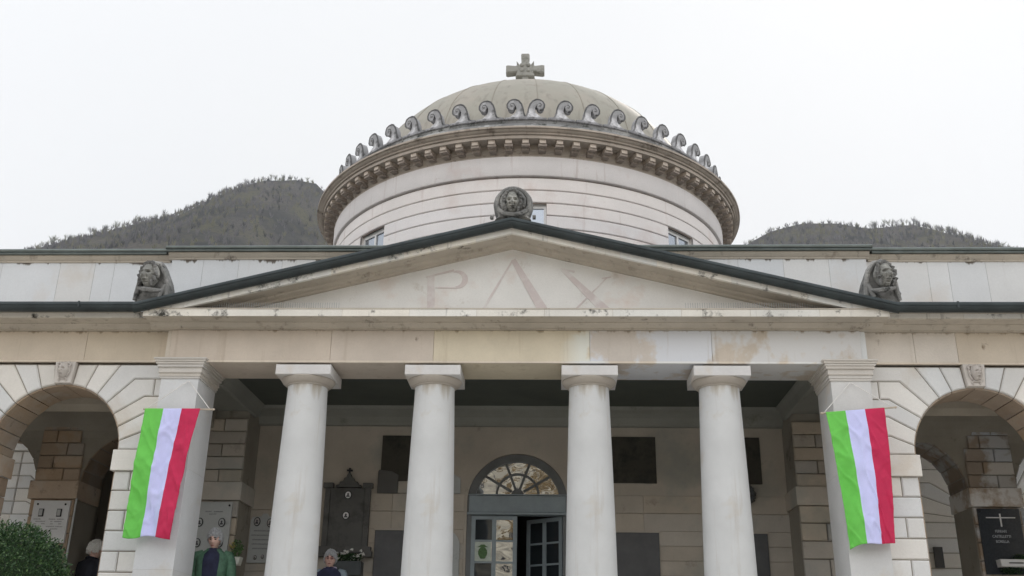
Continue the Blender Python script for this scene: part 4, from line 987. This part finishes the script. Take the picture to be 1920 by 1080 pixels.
# poster in the left door leaf
p = empty('poster', (-.48, YB+.02, 1.52)); tag(p, 'pale poster with a round green emblem stuck in the left door window', 'poster')
m_ = MB(); m_.box(-.565, -.345, YB+.036, YB+.04, 1.525, 1.775); m_.build('sheet', M['paper'], p)
m_ = MB(); m_.prism([(-.455+.062*math.cos(R(a)), 1.635+.075*math.sin(R(a))) for a in range(0, 360, 24)], YB+.033, YB+.0355)
m_.prism([(-.53, 1.705), (-.38, 1.705), (-.41, 1.72), (-.43, 1.74), (-.48, 1.74), (-.50, 1.72)], YB+.0325, YB+.0354)
m_.prism([(-.50, 1.575), (-.41, 1.575), (-.43, 1.555), (-.48, 1.555)], YB+.0325, YB+.0352); m_.build('emblem', M['emblem'], p)
# drainpipe beside the left rear pier
m_ = MB(); m_.tube([(-5.775, 2.04, 2.2), (-5.775, 2.04, 1.42), (-5.78, 2.04, .1)], .013, 8); o = m_.build('drainpipe', M['marbledark']); tag(o, 'thin pale pipe running down the rear pier inside the left arch', 'pipe')

# ------------------------------------------------------------------ flags
def flag(x0_, x1_, zl, zr, pole, xb0, xb1, zb0, zb1, hook, label, seed):
    """top edge from (x0,zl) to (x1,zr), bottom edge from (xb0,zb0) to (xb1,zb1)"""
    r_ = empty('flag', ((x0_+x1_)/2, -.1, zl)); tag(r_, label, 'flag', None)
    m_ = MB(); m_.tube([(pole[0], -.12, pole[1]), (pole[2], -.12, pole[3])], .0105, 8)
    for q in (0, 2): m_.ellipsoid((pole[q], -.12, pole[q+1]), (.018, .014, .014), 8, 6)
    m_.build('pole', M['wood'], r_)
    nu, nv = 60, 110; m_ = MB(); vs = []
    for j in range(nv+1):
        v = j/nv
        for i in range(nu+1):
            u = i/nu
            xt, zt = x0_+(x1_-x0_)*u, zl+(zr-zl)*u
            uu = u+.012*math.sin(3*math.pi*u+seed)*v
            xb, zb = xb0+(xb1-xb0)*uu, zb0+(zb1-zb0)*u-.02*math.sin(math.pi*2.0*u+seed*.7)-.012*math.sin(9*u+seed)
            sag = .018*math.sin(math.pi*v)*(1 if seed > 2 else -1)
            x = xt+(xb-xt)*v+sag*(.4+.6*u); z = zt+(zb-zt)*v
            y = -.135-.045*v*math.sin(2*math.pi*(1.1*u+.2*v)+seed)-.03*(.2+v)*mnoise.noise(Vector((u*5.5+.6*v, v*.9, seed+2)))
            q = mnoise.noise(Vector((u*2.0+v*1.5, v*4-u*2.2, seed)))*.03+mnoise.noise(Vector((u*7-v*3, v*15+u*5, seed+5)))*.006+max(0, .22-abs(mnoise.noise(Vector((u*2.2+v*1.2, v*5.5-u*3.4, seed+9)))))*.07+max(0, .15-abs(mnoise.noise(Vector((u*3-v*1.5, v*8+u*4, seed+19)))))*.03
            vs.append((x, y-q*min(1, v*6)-.01, z))
    for j in range(nv):
        for i in range(nu):
            m_.m = min(2, int(3*(i+.5)/nu)); m_.add([], [])
            m_.f.append([j*(nu+1)+i, j*(nu+1)+i+1, (j+1)*(nu+1)+i+1, (j+1)*(nu+1)+i]); m_.c.append((1, 1, 1)); m_.sm.append(True); m_.mi.append(m_.m)
    m_.v = vs
    cl = m_.build('cloth', [M['fgreen'], M['fwhite'], M['fred']], r_)
    md = cl.modifiers.new('thick', 'SOLIDIFY'); md.thickness = .002
    m_ = MB(); e = .03
    m_.tube([(pole[0]+e*(1 if True else 1), -.122, pole[1]+.01), (hook[0], -.015, hook[1])], .0045, 6)
    m_.tube([(pole[2]-e*1.6, -.122, pole[3]+.01), (hook[0]+.012, -.015, hook[1])], .0045, 6)
    m_.build('cord', M['cord'], r_)
flag(-4.119, -3.488, 2.842, 2.845, (-4.135, 2.842, -3.345, 2.840), -4.135, -3.615, 1.432, 1.40, (-3.72, 3.20), 'italian tricolour flag hanging straight on the left corner pier beside the left arch', 1.1)
flag(3.475, 4.116, 2.838, 2.892, (3.435, 2.830, 4.245, 2.902), 3.60, 4.07, 1.385, 1.455, (3.81, 3.21), 'italian tricolour flag hanging aslant from a tilted pole on the right corner pier', 3.3)

# ------------------------------------------------------------------ people
def skin_body(nodes, edges, root=0):
    me = bpy.data.meshes.new('b'); me.from_pydata([n_[:3] for n_ in nodes], edges, [])
    o = bpy.data.objects.new('b', me); col.objects.link(o)
    md = o.modifiers.new('s', 'SKIN'); md.use_smooth_shade = True
    for i, v in enumerate(me.skin_vertices[0].data): v.radius = (nodes[i][3], nodes[i][4] if len(nodes[i]) > 4 else nodes[i][3]); v.use_root = (i == root)
    o.modifiers.new('u', 'SUBSURF').levels = 1
    m2 = evalmesh(o); bpy.data.objects.remove(o); bpy.data.meshes.remove(me); return m2
def loft(mb, rings, a0=0, a1=360, n=36, wr=.006, seed=0):
    """rings: (cx, cy, z, rx, ry); angle 0 = front (-Y)"""
    vs = []; full = (a1-a0 == 360); k = n if full else n+1
    for (cx, cy, z, rx, ry) in rings:
        for i in range(k):
            a = R(a0+(a1-a0)*i/n); e = 2.4
            ca, sa = math.cos(a), math.sin(a)
            rr = 1/((abs(sa)**e+abs(ca)**e)**(1/e))
            q = 1+wr*8*mnoise.noise(Vector((math.sin(a)*2.5, z*7+seed, math.cos(a)*2.5)))
            vs.append((cx+rx*rr*sa*q, cy-ry*rr*ca*q, z))
    fs = [(j*k+i, j*k+(i+1) % k, (j+1)*k+(i+1) % k, (j+1)*k+i) for j in range(len(rings)-1) for i in range(n)]
    mb.add(vs, fs, True)
def person(loc, H, rz, label, top, shirt, hair, head_rot, openj=0, glasses=False, sleeve=None, collar=None, trousers='navyblack', arms=((.05, .02), (.05, .02))):
    k = H/1.65
    P = empty('person', loc); tag(P, label, 'person'); P.rotation_euler = (0, 0, rz)
    def mk(mb, name, mat, par=P, fix=True):
        mb.local = True; mb.xform(Matrix.Scale(k, 4)); return mb.build(name, mat, par, fix=fix)
    # body: one continuous skinned surface
    nd = [(0, 0, .92, .135, .1), (0, 0, 1.08, .12, .09), (0, -.0, 1.25, .14, .09), (0, .01, 1.36, .10, .075), (0, .01, 1.42, .05, .05), (0, -.005, 1.48, .048, .05)]
    ed = [(0, 1), (1, 2), (2, 3), (3, 4), (4, 5)]
    for s in (-1, 1):
        sw, fwd = arms[0 if s < 0 else 1]; b0 = len(nd)
        nd += [(s*.17, .01, 1.355, .052), (s*(.215+sw*.4), .02, 1.20, .045), (s*(.225+sw*.7), .01-fwd, 1.09, .038), (s*(.22+sw), -.03-fwd*1.6, .95, .032), (s*(.215+sw), -.06-fwd*2, .85, .024, .02), (s*(.21+sw), -.07-fwd*2, .79, .034, .018), (s*(.207+sw), -.078-fwd*2, .765, .034, .016)]
        ed += [(3, b0)]+[(b0+i, b0+i+1) for i in range(6)]
        # fingers and thumb
        for f_ in range(4):
            q = len(nd); ox = (f_-1.5)*.018; ln = (.034, .042, .039, .028)[f_]
            nd += [(s*(.207+sw)+s*ox*.25, -.078-fwd*2+ox, .745, .0085), (s*(.203+sw), -.085-fwd*2+ox, .745-ln, .008), (s*(.192+sw), -.092-fwd*2+ox, .745-ln*1.75, .007)]
            ed += [(b0+6, q), (q, q+1), (q+1, q+2)]
        q = len(nd); nd += [(s*(.20+sw), -.112-fwd*2, .80, .0105), (s*(.193+sw), -.13-fwd*2, .77, .009), (s*(.187+sw), -.135-fwd*2, .745, .0075)]; ed += [(b0+5, q), (q, q+1), (q+1, q+2)]
        g = len(nd)
        nd += [(s*.095, 0, .86, .088), (s*.10, -.005, .66, .072), (s*.10, -.01, .48, .052), (s*.10, .01, .30, .05), (s*.10, .02, .10, .034), (s*.11, -.05, .04, .036, .03), (s*.115, -.13, .025, .03, .02)]
        ed += [(0, g)]+[(g+i, g+i+1) for i in range(6)]
    bm_ = skin_body(nd, ed)
    mb = MB(); mb.add([v.co for v in bm_.vertices], [tuple(p.vertices) for p in bm_.polygons], True)
    hm = Matrix.Translation((0, -.025, 1.545)) @ head_rot
    add_head(mb, hm)
    body = mk(mb, 'body', M['skin'])
    rm = body.modifiers.new('r', 'REMESH'); rm.mode = 'VOXEL'; rm.voxel_size = .0065; rm.use_smooth_shade = True
    # eyes and lips
    mb = MB()
    for s in (-1, 1): i0 = len(mb.v); mb.ellipsoid((s*.029, -.0815, .011), (.013, .009, .0065), 10, 6); mb.xform(hm, i0)
    for s in (-1, 1): i0 = len(mb.v); mb.tube([(s*.014, -.099, .030), (s*.03, -.097, .036), (s*.045, -.085, .032)], .0045, 6); mb.xform(hm, i0)
    mk(mb, 'eyes', M['eye'])
    mb = MB(); i0 = 0; mb.tube([(-.02, -.096, -.0585), (0, -.105, -.059), (.02, -.096, -.0585)], [.004, .008, .004], 6); mb.xform(hm, i0); mk(mb, 'lips', M['lips'])
    # hair: cap over the skull, fringe at the forehead
    mb = MB(); vs = []; nu, nv = 40, 22
    for j in range(nv+1):
        for i in range(nu):
            th = 2*math.pi*i/nu; fr = math.cos(th)            # 1 = front
            phm = R(50+56*max(0, -fr)+44*(1-abs(fr))**.8+(7 if fr > .3 else 0)*math.sin(th*5))
            ph = phm*j/nv
            d = Vector((math.sin(ph)*math.sin(th), -math.sin(ph)*math.cos(th), math.cos(ph)))
            e = .99+.09*math.cos(math.pi/2*(j/nv)**2.2)+.10*mnoise.noise(d*4+Vector((3, 1, 2)))+.06*mnoise.noise(Vector((th*5, ph*5, 1)))
            vs.append(hm @ Vector((d.x*.082*e, d.y*.099*e+.006, d.z*.122*e*(1 if j < nv else .97)+.004)))
    mb.add(vs, [(j*nu+i, (j+1)*nu+i, (j+1)*nu+(i+1) % nu, j*nu+(i+1) % nu) for j in range(nv) for i in range(nu)], True)
    gg = random.Random(int(H*1000))
    for q_ in range(420):
        th = gg.uniform(0, 2*math.pi); fr = math.cos(th); phm = R(54+54*max(0, -fr)+44*(1-abs(fr))**.8); ph = phm*math.sqrt(gg.random())
        def sp(th, ph, e): return hm @ Vector((.082*e*math.sin(ph)*math.sin(th), -.099*e*math.sin(ph)*math.cos(th)+.006, .122*e*math.cos(ph)+.004))
        e0 = gg.uniform(1.0, 1.10); dt = gg.uniform(-.35, .35); w_ = gg.uniform(.004, .0085)
        mb.tube([sp(th, ph, e0), sp(th+dt*.5, ph+.16, e0+.05), sp(th+dt, ph+.30, e0-.01)], [w_, w_, w_*.4], 5)
    hr_ = mk(mb, 'hair', M[hair]); sd_ = hr_.modifiers.new('t', 'SOLIDIFY'); sd_.thickness = .012; sd_.offset = -1
    # shirt and jacket
    rings = [(0, 0, .88, .175, .125), (0, 0, .97, .168, .12), (0, 0, 1.08, .16, .115), (0, -.005, 1.2, .175, .122), (0, 0, 1.29, .185, .118), (0, .005, 1.36, .17, .10), (0, .008, 1.40, .11, .075), (0, .0, 1.425, .068, .062), (0, -.004, 1.44, .058, .056)]
    mb = MB(); loft(mb, rings, seed=1); mk(mb, 'shirt', M[shirt])
    jr = [(cx, cy, z, rx+.018, ry+.018) for (cx, cy, z, rx, ry) in rings[:-1]]; jr[0] = (0, 0, .78, .215, .155)
    mb = MB()
    if openj: loft(mb, jr, openj, 360-openj, seed=5, wr=.008)
    else: loft(mb, jr, seed=5, wr=.008)
    mk(mb, 'jacket', M[top])
    for s in (-1, 1):
        sw, fwd = arms[0 if s < 0 else 1]
        mb = MB(); mb.tube([(s*.12, .005, 1.375), (s*.175, .008, 1.355), (s*(.20+sw*.25), .015, 1.28), (s*(.215+sw*.4), .02, 1.20), (s*(.226+sw*.7), .01-fwd, 1.09), (s*(.222+sw), -.03-fwd*1.6, .95), (s*(.217+sw), -.058-fwd*2, .855)], [.05, .068, .070, .064, .058, .052, .046], 16)
        for i, v in enumerate(mb.v): q = mnoise.noise_vector(Vector(v)*14)*.008; mb.v[i] = (v[0]+q.x, v[1]+q.y, v[2])
        mk(mb, 'sleeve', M[sleeve or top])
    mb = MB()
    cpts = [(.075*math.sin(R(a)), .005-.07*math.cos(R(a)), 1.405+.035*(1-math.cos(R(a)))/2) for a in range(35, 326, 15)]
    mb.tube(cpts, .018, 8); mk(mb, 'collar', M[collar or top])
    mb = MB()
    for s in (-1, 1):
        mb.tube([(s*.06, 0, .95), (s*.088, 0, .84), (s*.098, -.005, .66), (s*.10, -.01, .48), (s*.10, .01, .30), (s*.10, .02, .09)], [.12, .108, .09, .074, .068, .066], 18)
    mk(mb, 'trousers', M[trousers])
    for s in (-1, 1):
        mb = MB(); mb.ellipsoid((s*.113, -.065, .038), (.05, .135, .042), 14, 10); mb.xform(Matrix.Identity(4)); mk(mb, 'shoe', M['leather'])
    if glasses:
        mb = MB()
        for s in (-1, 1):
            i0 = len(mb.v); mb.tube([(s*.03+.021*math.cos(R(a)), -.108+.3*abs(.03)*0, .012+.015*math.sin(R(a))) for a in range(0, 361, 30)], .0042, 5, caps=False); mb.xform(hm, i0)
            i0 = len(mb.v); mb.tube([(s*.05, -.106, .014), (s*.08, -.05, .014), (s*.084, .01, .008)], .0022, 5); mb.xform(hm, i0)
        mk(mb, 'glasses', M['lips'])
    return P
X_ = lambda a: Matrix.Rotation(R(a), 4, 'X'); Z_ = lambda a: Matrix.Rotation(R(a), 4, 'Z')
person((-3.50, .95, FL), 1.595, R(8), 'person in an open green quilted jacket over a navy jumper beside the left corner pier', 'jacketgreen', 'navy', 'hair', Z_(-6) @ X_(14), openj=28, arms=((.0, .02), (.02, .02)))
person((-2.275, 1.72, FL), 1.46, R(-4), 'person with glasses and a pale collar half hidden behind the first column', 'navy', 'navy', 'hair', Z_(10) @ X_(5), glasses=True, collar='lilac', sleeve='denim', arms=((.01, .03), (.0, .03)))
person((-5.585, 2.38, FL), 1.635, R(150), 'white haired person in dark clothes seen from behind inside the left arch', 'navyblack', 'navyblack', 'hairwhite', Z_(-10) @ X_(6), arms=((.0, .03), (.0, .03)))

# ------------------------------------------------------------------ clipped hedge ball
B = empty('clipped_bush', (-4.66, -1.45, FL)); tag(B, 'rounded clipped evergreen bush in front of the left arch', 'bush')
bc = Vector((-4.66, -1.45, .71)); br = Vector((.60, .58, .66))
mb = MB(); mb.tube([(bc.x, bc.y, FL), (bc.x+.02, bc.y, .4), (bc.x, bc.y, .8)], [.05, .045, .03], 8)
g = random.Random(3)
for i in range(26):
    d = Vector((g.gauss(0, 1), g.gauss(0, 1), g.gauss(0, 1)+.2)).normalized(); mb.tube([(bc.x, bc.y, .5), bc+Vector((d.x*br.x*.5, d.y*br.y*.5, d.z*br.z*.5)), bc+Vector((d.x*br.x*.9, d.y*br.y*.9, d.z*br.z*.9))], [.02, .012, .005], 5)
mb.build('stems', M['bark'], B)
mb = MB()
for i in range(26000):
    d = Vector((g.gauss(0, 1), g.gauss(0, 1), g.gauss(0, 1))).normalized()
    lump = 1+.05*mnoise.noise(d*4)+.04*mnoise.noise(d*11)
    r_ = (g.uniform(.80, 1.0) if g.random() > .03 else g.uniform(1.0, 1.05))*lump
    p_ = bc+Vector((d.x*br.x, d.y*br.y, d.z*br.z))*r_
    if p_.z < FL: continue
    a = (d+Vector((g.gauss(0, .7), g.gauss(0, .7), g.gauss(0, .7)))).normalized(); b_ = a.orthogonal().normalized(); b_.rotate(Matrix.Rotation(g.uniform(0, 6.28), 3, a)); s_ = g.uniform(.010, .019)
    mb.m = 0 if g.random() > .3 else 1
    mb.add([p_, p_+a*s_+b_*s_*.5, p_+a*s_*2, p_+a*s_-b_*s_*.5], [(0, 1, 2, 3)])
mb.build('foliage', [M['leafdark'], plain('boxwood_leaf_light', (.065, .12, .04), .5, 0, .4, 12)], B, fix=False)
mb = MB(); mb.ellipsoid(bc, (br.x*.8, br.y*.8, br.z*.8), 24, 16); mb.build('inner_foliage', plain('boxwood_inner', (.02, .04, .015), .9), B)

# ------------------------------------------------------------------ hills behind (with their woods)
LH = [(-.75, .36), (-.66, .40), (-.5729, .446), (-.544, .456), (-.503, .469), (-.457, .4855), (-.421, .490), (-.386, .508), (-.363, .522), (-.328, .5345), (-.291, .5357), (-.2655, .529), (-.238, .495), (-.2, .46), (-.12, .42), (0, .40), (.1, .41), (.18, .43), (.212, .4543), (.236, .467), (.272, .4766), (.307, .478), (.341, .473), (.388, .4815), (.4216, .473), (.4536, .457), (.4915, .4455), (.56, .41), (.7, .36), (.9, .3)]
HDIST = 800.
def ridge(t_):
    for (a, za), (b_, zb) in zip(LH, LH[1:]):
        if a <= t_ <= b_:
            u = (t_-a)/(b_-a); return za+(zb-za)*u
    return LH[0][1] if t_ < LH[0][0] else LH[-1][1]
def hillz(x, y):
    dd = y+11; t_ = x/max(dd, 1); 
    f = (y-150)/(HDIST-11-150)
    base = ridge(x/HDIST)*HDIST
    if f <= 0: return -1.5
    if f <= 1: z = -1.5+(base+1.5)*(f**1.15)
    else: z = base-(f-1)*120
    return z+6*mnoise.noise(Vector((x*.012, y*.012, 0)))*min(1, f*3)*(1 if f < 1 else 1)
mb = MB(); xs = np.linspace(-760, 860, 170); ys = np.concatenate([np.linspace(150, HDIST-11, 60), np.linspace(HDIST+40, HDIST+500, 6)])
vs = [(x, y, hillz(x, y)-(6 if y > 700 else 4)*0-5) for y in ys for x in xs]; nx_ = len(xs)
mb.add(vs, [(j*nx_+i, j*nx_+i+1, (j+1)*nx_+i+1, (j+1)*nx_+i) for j in range(len(ys)-1) for i in range(nx_-1)], True)
tag(mb.build('hills', M['hill']), kind='structure')
def bare_tree(seed, h=9., dense=1.):
    g = random.Random(seed); tr = MB(); cr = MB()
    tr.tube([(0, 0, -1), (g.uniform(-.2, .2), 0, h*.3), (g.uniform(-.4, .4), g.uniform(-.3, .3), h*.62)], [.28, .2, .08], 5, smooth=False)
    for i in range(int(20*dense)):
        z0_ = h*g.uniform(.22, .6); a = g.uniform(0, 6.28); l = h*g.uniform(.22, .42); el = g.uniform(.35, 1.2)
        p0 = Vector((0, 0, z0_)); d = Vector((math.cos(a)*math.cos(el), math.sin(a)*math.cos(el), math.sin(el)))
        p1 = p0+d*l*.5; p2 = p0+d*l+Vector((0, 0, l*.15)); cr.tube([p0, p1, p2], [.10, .07, .03], 3, smooth=False, caps=False)
        for q in range(int(13*dense)):
            b0 = p0.lerp(p2, g.uniform(.3, 1)); e = (d+Vector((g.gauss(0, .6), g.gauss(0, .6), g.gauss(.3, .5)))).normalized()*h*g.uniform(.07, .17)
            s_ = Vector((g.gauss(0, 1), g.gauss(0, 1), 0)).normalized()*.045
            cr.add([b0-s_, b0+s_, b0+e], [(0, 1, 2)])
    return tr, cr
tv = []
def bare_copy_base(i):
    tr, cr = bare_tree(100+i, 8+1.2*i, 1+.12*i); r_ = empty('bare_tree', (0, 0, -50))
    tr.local = True; cr.local = True
    tr.build('trunk', M['bark'], r_, fix=False); cr.build('crown', M['woodrust'] if i % 2 else plain('olive_twigs', (.13, .14, .075), .9, 0, .4, .06), r_, fix=False); return r_
bases = [bare_copy_base(i) for i in range(5)]
g = random.Random(11); used = set(); cnt = 0
GL = 'bare trees along the skyline of the hills'
def tree_at(x, y, s_=1.):
    global cnt
    k = g.randrange(5); r_ = bases[k]
    if k in used:
        r_ = bases[k].copy(); col.objects.link(r_)
        for c in bases[k].children: d = c.copy(); col.objects.link(d); d.parent = r_
    used.add(k)
    r_.location = (x, y, hillz(x, y)-5.3); r_.rotation_euler = (0, 0, g.uniform(0, 6.28)); q = s_*g.uniform(.35, .75); r_.scale = (q, q, q)
    r_['label'] = 'small bare tree on the hazy skyline of the %s hill behind the chapel' % ('left' if x < 0 else 'right'); r_['category'] = 'tree'; r_['group'] = 'bare trees on the skyline of the %s hill' % ('left' if x < 0 else 'right'); cnt += 1
    return r_
t_ = -.60
while t_ < .50:
    if not (-.235 < t_ < .20):
        big = 1.25 if (t_ > .34 or t_ < -.42) else (.75 if not (-.36 < t_ < -.30) else 1.1)
        tree_at(t_*HDIST, HDIST-11-g.uniform(0, 14), big)
    t_ += g.uniform(.0018, .0055)
# woodland on the slopes: one mass
mb = MB(); g = random.Random(5)
for i in range(9000):
    x = g.uniform(-.62, .52)*HDIST
    if -.2*HDIST < x < .17*HDIST: continue
    y = g.uniform(560, HDIST-14)
    z = hillz(x, y)-5; h = g.uniform(4, 8.5)
    if g.random() < .45: continue
    for q in range(11):
        a = g.uniform(0, 6.28); e = Vector((math.cos(a)*g.uniform(.5, 2.4), math.sin(a)*g.uniform(.5, 2.0), h*g.uniform(.35, 1))); b0 = Vector((x, y, z))+e*g.uniform(.1, .6); s_ = Vector((g.gauss(0, 1), .3*g.gauss(0, 1), g.gauss(0, .4))).normalized()*g.uniform(.2, .55)
        mb.add([b0-s_, b0+s_, Vector((x, y, z))+e], [(0, 1, 2)])
    mb.m = g.choice([0, 0, 1, 2])
mb.m = 0
wd = mb.build('woodland', [plain('wood_grey', (.085, .08, .08), 1, 0, .4, .05, spec=0), plain('wood_dark', (.03, .03, .028), 1, 0, .4, .05, spec=0), plain('wood_olive', (.10, .095, .05), 1, 0, .4, .05, spec=0)], fix=False)
tag(wd, kind='stuff'); wd['label'] = 'bare grey woodland covering the hill slopes'; wd['category'] = 'woodland'
# wooded bank behind the camera, mirrored by the door glass
mb = MB(); nx_ = 60; xs = np.linspace(-90, 90, nx_); ys = np.linspace(-40, -110, 14)
def bankz(x, y): f = (-y-40)/70; return -1.5+f*34+3*mnoise.noise(Vector((x*.05, y*.05, 3)))*min(1, f*3)
vs = [(x, y, bankz(x, y)) for y in ys for x in xs]
mb.add(vs, [(j*nx_+i, j*nx_+i+1, (j+1)*nx_+i+1, (j+1)*nx_+i) for j in range(13) for i in range(nx_-1)], True)
tag(mb.build('hillside', plain('tan_hillside', (.38, .33, .25), .9, 0, .5, .3)), kind='structure')
mb = MB(); g = random.Random(8)
for i in range(170):
    x, y = g.uniform(-60, 60), g.uniform(-98, -45); z = bankz(x, y); h = g.uniform(4, 8)
    mb.m = 0; mb.tube([(x, y, z-.3), (x, y, z+h*.6)], [.2, .08], 5)
    mb.m = 1
    sprig(mb, (x, y, z+h*.7), (h*.3, h*.3, h*.38), 70, .45, i+300)
wd = mb.build('autumn_wood', [M['bark'], M['brightleaf']], fix=False); tag(wd, kind='stuff'); wd['label'] = 'tan autumn trees on the bank facing the chapel'; wd['category'] = 'woodland'
# ------------------------------------------------------------------ air
HAZE = True
if HAZE:
    mb = MB(); mb.box(-900, 1000, -140, 1400, -2.5, 470); m, t, b = newmat('haze'); t.nodes.remove(b)
    v = t.nodes.new('ShaderNodeVolumePrincipled'); v.inputs['Color'].default_value = (.88, .92, 1, 1); v.inputs['Density'].default_value = .00016; v.inputs['Anisotropy'].default_value = .3
    t.links.new(v.outputs[0], t.nodes['Material Output'].inputs['Volume'])
    o = mb.build('haze', m); tag(o, kind='stuff')
